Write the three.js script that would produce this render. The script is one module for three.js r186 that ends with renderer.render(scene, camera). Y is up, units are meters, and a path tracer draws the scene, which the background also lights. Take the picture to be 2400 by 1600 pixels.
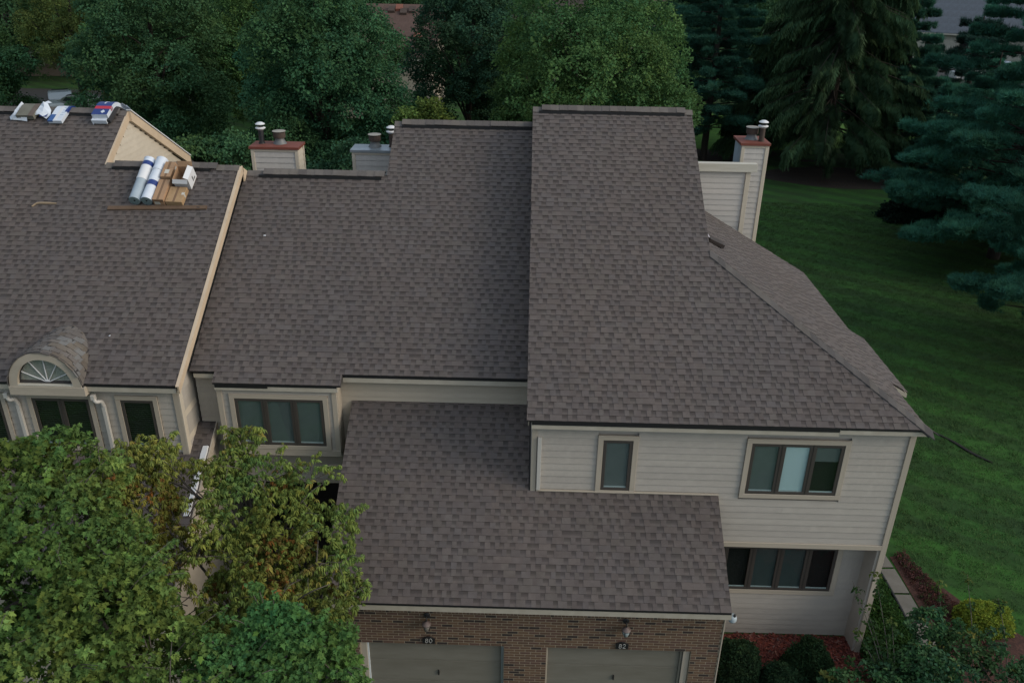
import * as THREE from 'three';
import { mergeGeometries } from 'three/addons/utils/BufferGeometryUtils.js';
import { RoundedBoxGeometry } from 'three/addons/geometries/RoundedBoxGeometry.js';

// ---------------------------------------------------------------- camera, sky, sun, exposure
const scene = new THREE.Scene();
const camera = new THREE.PerspectiveCamera(44.33, 1024 / 682, 0.1, 1500);
camera.position.set(0.107, 13.61, 11.657);
{
  const R = new THREE.Vector3(0.99962941, 0.01560849, -0.02230285), U = new THREE.Vector3(-0.02380285, 0.89870442, -0.43790844), F = new THREE.Vector3(-0.01320858, -0.43827702, -0.89874289);
  camera.quaternion.setFromRotationMatrix(new THREE.Matrix4().makeBasis(R, U, F.clone().negate()));
}
const SUN = new THREE.Vector3(0.84, 0.42, 0.26).normalize();
{ // overcast evening sky: cool dome, warmer and brighter towards the veiled sun
  const W = 256, H = 128, data = new Float32Array(W * H * 4);
  for (let j = 0; j < H; j++) for (let i = 0; i < W; i++) {
    const el = ((j + 0.5) / H - 0.5) * Math.PI, az = ((i + 0.5) / W) * 2 * Math.PI - Math.PI;
    const d = new THREE.Vector3(Math.cos(el) * Math.cos(az), Math.sin(el), Math.cos(el) * Math.sin(az));
    const c = d.dot(SUN), glow = Math.exp((c - 1) * 2.6), up = Math.max(0, d.y);
    const base = 0.26 + 0.16 * up, k = (j * W + i) * 4;
    data[k] = base * 0.80 + glow * 0.74; data[k + 1] = base * 1.0 + glow * 0.73; data[k + 2] = base * 1.26 + glow * 0.70; data[k + 3] = 1;
  }
  const t = new THREE.DataTexture(data, W, H, THREE.RGBAFormat, THREE.FloatType);
  t.mapping = THREE.EquirectangularReflectionMapping; t.magFilter = THREE.LinearFilter; t.needsUpdate = true;
  scene.background = t; scene.environment = t;
}
const sun = new THREE.DirectionalLight(0xffeed8, 1.5);
sun.position.copy(SUN).multiplyScalar(120); sun.castShadow = true; sun.shadow.radius = 52;
sun.shadow.mapSize.set(4096, 4096);
Object.assign(sun.shadow.camera, { left: -70, right: 70, top: 70, bottom: -70, near: 1, far: 320 });
scene.add(sun, sun.target);
const renderer = new THREE.WebGLRenderer({ antialias: true });
renderer.toneMapping = THREE.LinearToneMapping;
renderer.toneMappingExposure = 1.2;
renderer.shadowMap.enabled = true;

// ---------------------------------------------------------------- helpers
const V3 = (x, y, z) => new THREE.Vector3(x, y, z);
function rng(s) { let a = s >>> 0; return () => { a = (a + 0x6d2b79f5) | 0; let t = Math.imul(a ^ (a >>> 15), 1 | a); t = (t + Math.imul(t ^ (t >>> 7), 61 | t)) ^ t; return ((t ^ (t >>> 14)) >>> 0) / 4294967296; }; }
function hash3(x, y, z) { let h = Math.imul(x | 0, 374761393) + Math.imul(y | 0, 668265263) + Math.imul(z | 0, 2147483647 ^ 0x5bd1e995); h = Math.imul(h ^ (h >>> 13), 1274126177); return ((h ^ (h >>> 16)) >>> 0) / 4294967296; }
const sm = (t) => t * t * (3 - 2 * t), lerp = (a, b, t) => a + (b - a) * t;
function noise(x, y, z = 0) {
  const X = Math.floor(x), Y = Math.floor(y), Z = Math.floor(z), u = sm(x - X), v = sm(y - Y), w = sm(z - Z);
  const f = (k) => lerp(lerp(hash3(X, Y, k), hash3(X + 1, Y, k), u), lerp(hash3(X, Y + 1, k), hash3(X + 1, Y + 1, k), u), v);
  return lerp(f(Z), f(Z + 1), w);
}
function fbm(x, y, z = 0, o = 4) { let s = 0, a = 0.5, n = 0; for (let i = 0; i < o; i++) { s += a * noise(x, y, z); n += a; x = x * 2.03 + 17; y = y * 2.03 + 5; z = z * 2.03; a *= 0.5; } return s / n; }
function wrapNoise(x, y, P, o = 4) { // tiles with period P
  let s = 0, a = 0.5, n = 0, f = 1;
  for (let i = 0; i < o; i++) {
    const p = P * f, X = Math.floor(x * f), Y = Math.floor(y * f), u = sm(x * f - X), v = sm(y * f - Y), m = (q) => ((q % p) + p) % p;
    s += a * lerp(lerp(hash3(m(X), m(Y), i), hash3(m(X + 1), m(Y), i), u), lerp(hash3(m(X), m(Y + 1), i), hash3(m(X + 1), m(Y + 1), i), u), v); n += a; a *= 0.55; f *= 2;
  }
  return s / n;
}
function tex(size, fn, srgb = true) { // fn(u, v) -> [r, g, b] in 0..1 sRGB
  const d = new Uint8Array(size * size * 4);
  for (let j = 0; j < size; j++) for (let i = 0; i < size; i++) { const c = fn(i / size, j / size), k = (j * size + i) * 4; for (let q = 0; q < 3; q++) d[k + q] = Math.max(0, Math.min(255, c[q] * 255)); d[k + 3] = 255; }
  const t = new THREE.DataTexture(d, size, size); t.wrapS = t.wrapT = THREE.RepeatWrapping; t.magFilter = THREE.LinearFilter; t.minFilter = THREE.LinearMipmapLinearFilter; t.generateMipmaps = true;
  if (srgb) t.colorSpace = THREE.SRGBColorSpace; t.needsUpdate = true; return t;
}
const grey = (v) => [v, v, v];
const scaled = (t, s) => { const c = t.clone(); c.repeat.set(s, s); c.needsUpdate = true; return c; };
// granules of asphalt shingles, one tile = 1 m
const granuleTex = tex(512, (u, v) => { const g = hash3(u * 512, v * 512, 3), n = wrapNoise(u * 6, v * 6, 6, 5); const k = 0.72 + 0.17 * n + 0.16 * g; return [k * 1.0, k * (0.985 + 0.02 * n), k * (0.97 + 0.03 * n)]; });
const paintTex = tex(256, (u, v) => { const n = wrapNoise(u * 5, v * 5, 5, 5); return grey(0.90 + 0.10 * n); });
const grimeTex = tex(512, (u, v) => { const n = wrapNoise(u * 5, v * 5, 5, 6); return [0.84 + 0.15 * n, 0.83 + 0.16 * n, 0.80 + 0.18 * n]; });
const woodTex = tex(256, (u, v) => { const n = wrapNoise(u * 3, v * 40, 1, 5); const k = 0.62 + 0.36 * n; return grey(k); });
const barkTex = tex(256, (u, v) => grey(0.45 + 0.5 * wrapNoise(u * 12, v * 3, 12, 5)));
const brickTex = tex(256, (u, v) => grey(0.70 + 0.30 * wrapNoise(u * 24, v * 24, 24, 4)));
const mulchTex = tex(512, (u, v) => { const n = wrapNoise(u * 30, v * 30, 30, 4), m = wrapNoise(u * 6, v * 6, 6, 3); const k = 0.45 + 0.6 * n * (0.6 + 0.6 * m); return grey(k); });

const lin = (r, g, b) => new THREE.Color().setRGB(r, g, b);
function mat(c, o = {}) { return new THREE.MeshStandardMaterial({ color: lin(...c), roughness: 0.85, metalness: 0, side: THREE.DoubleSide, ...o }); }
const M = {
  shingle: mat([1, 1, 1], { vertexColors: true, roughness: 0.95, map: granuleTex }),
  deck: mat([0.035, 0.032, 0.031], { roughness: 0.95 }),
  cap: mat([0.155, 0.138, 0.128], { roughness: 0.95, map: granuleTex }),
  cap2: mat([0.125, 0.112, 0.106], { roughness: 0.95, map: granuleTex }),
  cap3: mat([0.175, 0.155, 0.138], { roughness: 0.95, map: granuleTex }),
  black: mat([0.008, 0.008, 0.009], { roughness: 0.6 }),
  siding: mat([0.445, 0.41, 0.36], { roughness: 0.7, map: paintTex }),
  sidingB: mat([0.435, 0.402, 0.356], { roughness: 0.7, map: paintTex }),
  sidingC: mat([0.45, 0.417, 0.367], { roughness: 0.7, map: paintTex }),
  trim: mat([0.46, 0.405, 0.325], { roughness: 0.6, map: paintTex }),
  trimNew: mat([0.60, 0.47, 0.33], { roughness: 0.6, map: paintTex }),
  cream: mat([0.60, 0.535, 0.43], { roughness: 0.65, map: paintTex }),
  fascia: mat([0.50, 0.465, 0.40], { roughness: 0.6, map: grimeTex }),
  capWhite: mat([0.62, 0.60, 0.54], { roughness: 0.55, map: grimeTex }),
  sash: mat([0.055, 0.048, 0.042], { roughness: 0.5 }),
  blind: mat([0.165, 0.19, 0.19], { roughness: 0.9, map: paintTex }),
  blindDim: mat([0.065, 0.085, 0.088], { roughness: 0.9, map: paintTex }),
  blindLight: mat([0.62, 0.74, 0.78], { roughness: 0.85 }),
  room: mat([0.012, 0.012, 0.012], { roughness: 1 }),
  sillWhite: mat([0.55, 0.60, 0.62], { roughness: 0.5 }),
  glass: new THREE.MeshPhysicalMaterial({ color: lin(0.88, 0.92, 0.91), roughness: 0.03, transmission: 1, thickness: 0, ior: 1.5, side: THREE.DoubleSide }),
  pipe: mat([0.50, 0.485, 0.445], { roughness: 0.45 }),
  redCap: mat([0.20, 0.055, 0.035], { roughness: 0.7, map: grimeTex }),
  galv: mat([0.42, 0.47, 0.52], { roughness: 0.4, metalness: 0.6, map: grimeTex }),
  rust: mat([0.075, 0.052, 0.042], { roughness: 0.8, map: grimeTex }),
  white: mat([0.64, 0.65, 0.66], { roughness: 0.5 }),
  steel: mat([0.62, 0.64, 0.66], { roughness: 0.3, metalness: 0.9 }),
  darkMetal: mat([0.03, 0.03, 0.032], { roughness: 0.5, metalness: 0.3 }),
  mortar: mat([0.33, 0.28, 0.21], { roughness: 0.95, map: grimeTex }),
  brick: [[0.165, 0.098, 0.060], [0.140, 0.084, 0.054], [0.190, 0.116, 0.069], [0.152, 0.086, 0.062], [0.045, 0.032, 0.027], [0.120, 0.070, 0.048]].map((c) => mat(c, { roughness: 0.9, map: brickTex })),
  door: mat([0.205, 0.195, 0.165], { roughness: 0.7, map: grimeTex }),
  bark: mat([0.075, 0.06, 0.047], { roughness: 0.95, map: barkTex }),
  barkPale: mat([0.20, 0.175, 0.15], { roughness: 0.95, map: barkTex }),
  wood: mat([0.24, 0.15, 0.09], { roughness: 0.85, map: woodTex }),
  paleWood: mat([0.48, 0.34, 0.20], { roughness: 0.8, map: woodTex }),
  kraft: mat([0.40, 0.245, 0.14], { roughness: 0.85, map: paintTex }),
  kraftDark: mat([0.20, 0.12, 0.068], { roughness: 0.85, map: paintTex }),
  wrap: mat([0.66, 0.72, 0.80], { roughness: 0.35, map: paintTex }),
  wrapGrey: mat([0.36, 0.43, 0.48], { roughness: 0.3, map: paintTex }),
  wrapBlue: mat([0.012, 0.035, 0.17], { roughness: 0.35 }),
  wrapRed: mat([0.45, 0.02, 0.045], { roughness: 0.35 }),
  membrane: mat([0.14, 0.20, 0.21], { roughness: 0.7 }),
  mulch: mat([0.17, 0.035, 0.022], { roughness: 1, map: mulchTex }),
  concrete: mat([0.17, 0.16, 0.145], { roughness: 0.95, map: grimeTex }),
  asphalt: mat([0.055, 0.055, 0.055], { roughness: 0.95, map: grimeTex }),
};

const counts = {};
function numbered(n) { const k = counts[n] = (counts[n] ?? -1) + 1; return k ? n + '_' + String(k).padStart(3, '0') : n; }
function fin(m) { m.castShadow = m.receiveShadow = true; return m; }
function thing(name, label, category, x = 0, y = 0, z = 0, group) { const g = new THREE.Group(); g.name = numbered(name); g.position.set(x, y, z); g.userData = { label, category }; if (group) g.userData.group = group; scene.add(g); return g; }
// a part whose geometry is given in world coordinates, hung under a thing at its base
function part(name, geo, material, parent, label) {
  const m = fin(new THREE.Mesh(geo, material)); m.name = name; if (label) m.userData.label = label;
  if (parent.isGroup) m.position.copy(parent.position).negate();
  parent.add(m); return m;
}
function structure(name, geo, material) { const m = fin(new THREE.Mesh(geo, material)); m.name = numbered(name); m.userData.kind = 'structure'; scene.add(m); return m; }

class MB { // collects faces in world coordinates, uv in metres
  constructor() { this.p = []; this.n = []; this.u = []; this.c = null; }
  tri(a, b, c, col) {
    const e1 = b.clone().sub(a), e2 = c.clone().sub(a), n = e1.clone().cross(e2).normalize();
    const ax = Math.abs(n.x), ay = Math.abs(n.y), az = Math.abs(n.z);
    for (const q of [a, b, c]) {
      this.p.push(q.x, q.y, q.z); this.n.push(n.x, n.y, n.z);
      if (ax >= ay && ax >= az) this.u.push(q.z, q.y); else if (ay > az) this.u.push(q.x, q.z); else this.u.push(q.x, q.y);
      if (col) { this.c ??= []; this.c.push(...col); }
    }
    return this;
  }
  quad(a, b, c, d, col) { return this.tri(a, b, c, col).tri(a, c, d, col); }
  // box from a frame: origin corner o and three edge vectors
  frame(o, x, y, z, col) {
    const P = (i, j, k) => o.clone().addScaledVector(x, i).addScaledVector(y, j).addScaledVector(z, k);
    this.quad(P(0, 0, 1), P(1, 0, 1), P(1, 1, 1), P(0, 1, 1), col).quad(P(1, 0, 0), P(0, 0, 0), P(0, 1, 0), P(1, 1, 0), col);
    this.quad(P(1, 0, 1), P(1, 0, 0), P(1, 1, 0), P(1, 1, 1), col).quad(P(0, 0, 0), P(0, 0, 1), P(0, 1, 1), P(0, 1, 0), col);
    return this.quad(P(0, 1, 1), P(1, 1, 1), P(1, 1, 0), P(0, 1, 0), col).quad(P(0, 0, 0), P(1, 0, 0), P(1, 0, 1), P(0, 0, 1), col);
  }
  box(x0, x1, y0, y1, z0, z1, col) { return this.frame(V3(x0, y0, z0), V3(x1 - x0, 0, 0), V3(0, y1 - y0, 0), V3(0, 0, z1 - z0), col); }
  // prism: a polygon (array of points) pushed along a vector
  prism(pts, push, col) {
    const top = pts.map((p) => p.clone().add(push)), n = pts.length, N = V3(0, 0, 0);
    for (let i = 0; i < n; i++) N.add(pts[i].clone().cross(pts[(i + 1) % n]));
    const k = Math.abs(N.x) > Math.abs(N.y) && Math.abs(N.x) > Math.abs(N.z) ? ['y', 'z'] : Math.abs(N.y) > Math.abs(N.z) ? ['z', 'x'] : ['x', 'y'];
    for (const [i, j, l] of THREE.ShapeUtils.triangulateShape(pts.map((p) => new THREE.Vector2(p[k[0]], p[k[1]])), [])) { this.tri(pts[i], pts[l], pts[j], col); this.tri(top[i], top[j], top[l], col); }
    for (let i = 0; i < n; i++) { const j = (i + 1) % n; this.quad(pts[i], pts[j], top[j], top[i], col); }
    return this;
  }
  geo() {
    const g = new THREE.BufferGeometry();
    g.setAttribute('position', new THREE.Float32BufferAttribute(this.p, 3)); g.setAttribute('normal', new THREE.Float32BufferAttribute(this.n, 3)); g.setAttribute('uv', new THREE.Float32BufferAttribute(this.u, 2));
    if (this.c) g.setAttribute('color', new THREE.Float32BufferAttribute(this.c, 3));
    return g;
  }
}
const boxGeo = (...a) => new MB().box(...a).geo();
// box with chamfered long edges for trim boards
function trimBox(x0, x1, y0, y1, z0, z1) { const g = new RoundedBoxGeometry(x1 - x0, y1 - y0, z1 - z0, 1, Math.min(0.006, Math.min(x1 - x0, y1 - y0, z1 - z0) * 0.3)); g.translate((x0 + x1) / 2, (y0 + y1) / 2, (z0 + z1) / 2); return plain(g); }
function plain(g) { const q = g.index ? g.toNonIndexed() : g; q.clearGroups(); return q; }
function merge(list) { return mergeGeometries(list.map(plain), false); }
function tube(pts, r, seg = 6, rings = 0) { // tapered tube; r is one radius or one per point
  const c = pts.length > 2 ? new THREE.CatmullRomCurve3(pts) : new THREE.LineCurve3(pts[0], pts[1]), n = rings || Math.max(2, (pts.length - 1) * 3), fr = c.computeFrenetFrames(n, false), pos = [], nor = [], uv = [], idx = [];
  for (let i = 0; i <= n; i++) {
    const t = i / n, p = c.getPoint(t), R = Array.isArray(r) ? (() => { const q = t * (r.length - 1), k = Math.min(r.length - 2, Math.floor(q)); return lerp(r[k], r[k + 1], q - k); })() : r;
    for (let j = 0; j <= seg; j++) { const a = j / seg * 2 * Math.PI, d = fr.normals[i].clone().multiplyScalar(Math.cos(a)).addScaledVector(fr.binormals[i], Math.sin(a)); pos.push(p.x + d.x * R, p.y + d.y * R, p.z + d.z * R); nor.push(d.x, d.y, d.z); uv.push(j / seg, t * 4); }
  }
  for (let i = 0; i < n; i++) for (let j = 0; j < seg; j++) { const a = i * (seg + 1) + j, b = a + seg + 1; idx.push(a, a + 1, b, b, a + 1, b + 1); }
  const g = new THREE.BufferGeometry(); g.setAttribute('position', new THREE.Float32BufferAttribute(pos, 3)); g.setAttribute('normal', new THREE.Float32BufferAttribute(nor, 3)); g.setAttribute('uv', new THREE.Float32BufferAttribute(uv, 2)); g.setIndex(idx); return g.toNonIndexed();
}
const lathe = (pts, seg = 24, x = 0, y = 0, z = 0) => { const g = new THREE.LatheGeometry(pts.map(([r, h]) => new THREE.Vector2(r, h)), seg); g.translate(x, y, z); return plain(g); };

// ---------------------------------------------------------------- roofs of laminated shingles
const T = 7 / 12, CO = 1 / Math.hypot(1, T), SI = T * CO, EXPO = 0.131;
// Shingle pieces: a raised tooth of one tone, or the layer under it with the dark band that is printed on laminated shingles
const TONES = [[0.127, 0.107, 0.101], [0.123, 0.104, 0.100], [0.132, 0.110, 0.102], [0.121, 0.105, 0.102], [0.126, 0.108, 0.099], [0.122, 0.102, 0.096], [0.130, 0.112, 0.105]];
const WIDTHS = [0.085, 0.105, 0.13, 0.165, 0.22];
function pieceGeo(w, tone, raised, shift) {
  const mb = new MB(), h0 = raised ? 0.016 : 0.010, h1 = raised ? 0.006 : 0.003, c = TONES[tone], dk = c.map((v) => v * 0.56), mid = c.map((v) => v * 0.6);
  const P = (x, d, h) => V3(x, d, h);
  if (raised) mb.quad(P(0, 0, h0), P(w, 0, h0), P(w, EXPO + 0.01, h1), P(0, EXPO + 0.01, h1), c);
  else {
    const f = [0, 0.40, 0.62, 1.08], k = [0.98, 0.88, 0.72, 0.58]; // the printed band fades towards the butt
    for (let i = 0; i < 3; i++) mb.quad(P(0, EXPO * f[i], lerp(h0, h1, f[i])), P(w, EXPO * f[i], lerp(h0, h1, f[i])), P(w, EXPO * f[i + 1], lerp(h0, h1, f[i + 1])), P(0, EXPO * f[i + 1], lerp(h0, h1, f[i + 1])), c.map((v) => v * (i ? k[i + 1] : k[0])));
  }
  mb.quad(P(0, 0, -0.004), P(w, 0, -0.004), P(w, 0, h0), P(0, 0, h0), mid);  // butt face coloured darker to paint the shadow line between courses
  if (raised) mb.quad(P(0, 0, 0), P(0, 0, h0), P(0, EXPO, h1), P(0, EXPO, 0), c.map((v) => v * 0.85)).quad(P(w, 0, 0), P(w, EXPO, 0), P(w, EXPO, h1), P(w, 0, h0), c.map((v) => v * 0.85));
  const g = mb.geo(), u = g.attributes.uv; for (let i = 0; i < u.count; i++) u.setXY(i, g.attributes.position.getX(i) + shift * 0.37, g.attributes.position.getY(i) + shift * 0.61);
  return g;
}
const PIECES = []; // [width][tone][raised] built once and shared
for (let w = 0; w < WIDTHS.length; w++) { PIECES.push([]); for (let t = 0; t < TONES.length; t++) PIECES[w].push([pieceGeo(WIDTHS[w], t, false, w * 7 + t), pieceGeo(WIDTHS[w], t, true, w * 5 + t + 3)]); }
// o: eave point, ax: along the eave, us: up the slope (unit), range(d): [[x0, x1], ...] along ax for distance d up the slope; singles: how many pieces become meshes of their own
function shingles(roof, o, ax, us, slope, range, singles, seed, order) {
  const R = rng(seed), nrm = ax.clone().cross(us).normalize(), pos = [], nor = [], uv = [], col = [], list = [];
  let row = 0;
  for (let d = 0; d < slope - 0.02; d += EXPO, row++) {
    const h = Math.min(EXPO, slope - d);
    for (const [a, b] of range(d + h * 0.5)) {
      if (b - a < 0.03) continue;
      let x = a - R() * 0.2, up = R() < 0.5, run = 0;
      const jy = (R() - 0.5) * 0.006;
      while (x < b) {
        const w = up ? Math.floor(Math.pow(R(), 1.5) * 4.6) : Math.floor(R() * 2.3);
        const X0 = Math.max(x, a), X1 = Math.min(x + WIDTHS[w], b);
        if (X1 - X0 > 0.012) {
          const wx = o.x + ax.x * X0 + us.x * d, wz = o.z + ax.z * X0 + us.z * d;
          const n = fbm(wx * 0.9 + seed, wz * 1.2, row * 0.31, 3), tone = Math.min(TONES.length - 1, Math.floor(Math.abs((n * 2.2 + R() * 0.8) % 1) * TONES.length));
          list.push({ X0, s: (X1 - X0) / WIDTHS[w], d: d + jy, sy: h / EXPO, w, tone, up: up ? 1 : 0 });
        }
        x += WIDTHS[w];
        run = up ? 0 : run + 1; up = R() < (up ? 0.16 : 0.93); // mostly alternating
      }
    }
  }
  const near = order ? [...list].sort((p, q) => order(p) - order(q)) : list;
  const m = new THREE.Matrix4(), b = new THREE.Matrix4().makeBasis(ax, us, nrm), v = new THREE.Vector3(), nm = new THREE.Matrix3();
  near.forEach((q, i) => {
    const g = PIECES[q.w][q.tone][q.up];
    v.copy(o).addScaledVector(ax, q.X0).addScaledVector(us, q.d);
    m.copy(b).scale(V3(q.s, q.sy, 1)).setPosition(v);
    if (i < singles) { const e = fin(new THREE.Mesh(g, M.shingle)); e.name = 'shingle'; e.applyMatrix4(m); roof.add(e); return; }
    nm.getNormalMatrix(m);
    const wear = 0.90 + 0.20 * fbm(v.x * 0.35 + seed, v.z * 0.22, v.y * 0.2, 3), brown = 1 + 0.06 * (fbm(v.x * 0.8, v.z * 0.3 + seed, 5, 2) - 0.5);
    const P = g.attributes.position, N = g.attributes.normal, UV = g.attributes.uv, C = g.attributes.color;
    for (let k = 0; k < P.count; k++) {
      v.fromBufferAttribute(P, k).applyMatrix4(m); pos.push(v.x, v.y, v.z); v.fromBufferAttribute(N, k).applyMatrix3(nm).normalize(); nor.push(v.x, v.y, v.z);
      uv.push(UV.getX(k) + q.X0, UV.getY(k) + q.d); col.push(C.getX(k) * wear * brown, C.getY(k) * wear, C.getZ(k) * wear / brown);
    }
  });
  if (pos.length) {
    const g = new THREE.BufferGeometry(); g.setAttribute('position', new THREE.Float32BufferAttribute(pos, 3)); g.setAttribute('normal', new THREE.Float32BufferAttribute(nor, 3)); g.setAttribute('uv', new THREE.Float32BufferAttribute(uv, 2)); g.setAttribute('color', new THREE.Float32BufferAttribute(col, 3));
    const f = part('shingle_field', g, M.shingle, roof); f.userData.kind = 'stuff';
  }
}
const FRONT_US = V3(0, SI, -CO), X = V3(1, 0, 0), Y = V3(0, 1, 0), Z = V3(0, 0, 1);
const onRoof = (y0, z0) => (x, d, n = 0) => V3(x, y0 + d * SI + n * CO, z0 - d * CO + n * SI); // d up the slope, n off the roof
// a deck slab under the shingles from roof-plane points (x, d)
function deckSlab(at, pts, th = 0.06) { return new MB().prism(pts.map(([x, d]) => at(x, d, -th)), V3(0, CO, SI).multiplyScalar(th - 0.003)).geo(); }
const capMats = [M.cap, M.cap2, M.cap, M.cap3];
// ridge vent with cap shingles: pieces from x0 to x1 at a ridge line
function ridgeCaps(roof, x0, x1, y, z, seed, ventA, ventB) {
  const R = rng(seed), mb = new MB();
  mb.box(ventA, ventB, y - 0.13, y - 0.030, z - 0.16, z + 0.168); // black vent strip under the caps
  part('ridge_vent', mb.geo(), M.black, roof);
  for (let x = x0; x < x1 - 0.02;) {
    const w = Math.min(0.2 + 0.03 * (R() - 0.5), x1 - x), lift = x >= ventA - 0.05 && x < ventB - 0.05 ? 0.066 : 0.014, t = 0.010, j = (R() - 0.5) * 0.012, g = new MB();
    const a = (xx, l) => [V3(xx, y - 0.078 + l + j, z + 0.148 + j), V3(xx, y + 0.012 + l, z), V3(xx, y - 0.078 + l, z - 0.148)];
    const A = a(x, lift + 0.006), B = a(x + w + 0.02, lift + 0.001);
    for (let k = 0; k < 2; k++) {
      g.quad(A[k], B[k], B[k + 1], A[k + 1]);
      g.quad(A[k].clone().setY(A[k].y - t), A[k + 1].clone().setY(A[k + 1].y - t), B[k + 1].clone().setY(B[k + 1].y - t), B[k].clone().setY(B[k].y - t));
      g.quad(A[k], A[k + 1], A[k + 1].clone().setY(A[k + 1].y - t), A[k].clone().setY(A[k].y - t));
    }
    g.quad(A[0].clone().setY(A[0].y - t), B[0].clone().setY(B[0].y - t), B[0], A[0]);
    part('ridge_cap', g.geo(), capMats[Math.floor(R() * 4)], roof);
    x += w;
  }
}

// ---------------------------------------------------------------- lap siding
const LAP = 0.1445;
function lapGeo() { const h = LAP + 0.006, g = new MB(), A = [V3(0, 0, 0), V3(0, 0, 0.018), V3(0, h, 0.003), V3(0, h, 0)]; g.prism(A, V3(1, 0, 0)); return g.geo(); }
const LAPGEO = [lapGeo(), lapGeo(), lapGeo()];
LAPGEO.forEach((g, i) => { const u = g.attributes.uv; for (let k = 0; k < u.count; k++) u.setXY(k, g.attributes.position.getX(k) * 2.1 + i * 0.3, g.attributes.position.getY(k) * 1.5 + i * 0.41); });
// boards on a wall that faces +z (turn 0) or +x (turn 90): a0..a1 along the wall, y0..y1, plane at p; holes: [a0, a1, y0, y1]; clip(y) may narrow the run
function siding(wall, turn, a0, a1, y0, y1, p, holes, seed, mats = [M.siding, M.sidingB, M.sidingC], clip) {
  const R = rng(seed);
  for (let k = 0, y = y1 - LAP; y > y0 - LAP + 0.01; k++, y -= LAP) {
    const yb = Math.max(y, y0), h = y + LAP - yb; if (h < 0.02) break;
    let runs = [clip ? clip(yb + h / 2) : [a0, a1]];
    for (const [h0, h1, hy0, hy1] of holes) if (yb + h * 0.5 > hy0 && yb + h * 0.5 < hy1) runs = runs.flatMap(([s, e]) => [[s, Math.min(e, h0)], [Math.max(s, h1), e]]).filter(([s, e]) => e - s > 0.02);
    for (const [s0, e0] of runs) {
      const cuts = [s0]; while (e0 - cuts[cuts.length - 1] > 4.1) cuts.push(cuts[cuts.length - 1] + 2.2 + R() * 1.4); cuts.push(e0);
      for (let i = 0; i + 1 < cuts.length; i++) {
        const m = fin(new THREE.Mesh(LAPGEO[Math.floor(R() * 3)], mats[Math.floor(R() * mats.length)])); m.name = 'siding_board';
        const s = cuts[i] + (i ? 0.0015 : 0), e = cuts[i + 1];
        if (turn) { m.rotation.y = Math.PI / 2; m.position.set(p, yb, -s); m.scale.set(e - s, h / LAP, 1); } // along -z
        else { m.position.set(s, yb, p); m.scale.set(e - s, h / LAP, 1); }
        wall.add(m);
      }
    }
  }
}

// ---------------------------------------------------------------- windows (face +z)
// lights: per sash the look behind the glass: 'blind', 'light', 'half', 'dark'
function windowUnit(house, x0, x1, y0, y1, z, lights, label, casing = 0.10, louvre = false) {
  const c = casing, w = part('window', merge([trimBox(x0 - c, x1 + c, y1, y1 + c, z, z + 0.035), trimBox(x0 - c, x1 + c, y0 - c * 0.95, y0, z, z + 0.037), trimBox(x0 - c, x0, y0, y1, z, z + 0.035), trimBox(x1, x1 + c, y0, y1, z, z + 0.035)]), M.trim, house, label);
  const n = lights.length, sw = (x1 - x0) / n, f = 0.062;
  lights.forEach((look, i) => {
    const a = x0 + i * sw + 0.004, b = a + sw - 0.008;
    part('sash', merge([trimBox(a, b, y1 - f, y1 - 0.003, z + 0.004, z + 0.028), trimBox(a, b, y0 + 0.003, y0 + f, z + 0.004, z + 0.028), trimBox(a, a + f, y0 + f, y1 - f, z + 0.004, z + 0.027), trimBox(b - f, b, y0 + f, y1 - f, z + 0.004, z + 0.027)]), M.sash, w);
    if (i) part('mullion', trimBox(a - 0.011, a + 0.003, y0 + 0.01, y1 - 0.01, z + 0.027, z + 0.036), M.sash, w);
    part('pane', boxGeo(a + f, b - f, y0 + f, y1 - f, z + 0.012, z + 0.015), M.glass, w);
    const yb = look === 'half' ? lerp(y0, y1, 0.66) : y0 + f + 0.01;
    if (look !== 'dark') part('blind', boxGeo(a + f * 0.7, b - f * 0.7, yb, y1 - f * 0.6, z - 0.012, z - 0.008), look === 'light' ? M.blindLight : look === 'dim' ? M.blindDim : M.blind, w);
    if (look === 'dark' && louvre) { const s = new MB(); for (let y = y0 + f + 0.02; y < y1 - f; y += 0.045) s.frame(V3(a + f * 0.8, y, z - 0.02), V3(b - a - f * 1.6, 0, 0), V3(0, 0.026, 0.018), V3(0, -0.0015, 0.0015)); part('blind', s.geo(), M.sash, w); }
    part('interior', boxGeo(a + 0.01, b - 0.01, y0 + 0.01, y1 - 0.01, z - 0.045, z - 0.04), M.room, w);  // near-black sheet painted to read as the unlit room behind the glass
    part('sill_strip', boxGeo(a + f, b - f, y0 + f - 0.004, y0 + f + 0.028, z + 0.001, z + 0.008), M.sillWhite, w);
  });
  return [x0 - c, x1 + c, y0 - c * 0.95, y1 + c];
}
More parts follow.
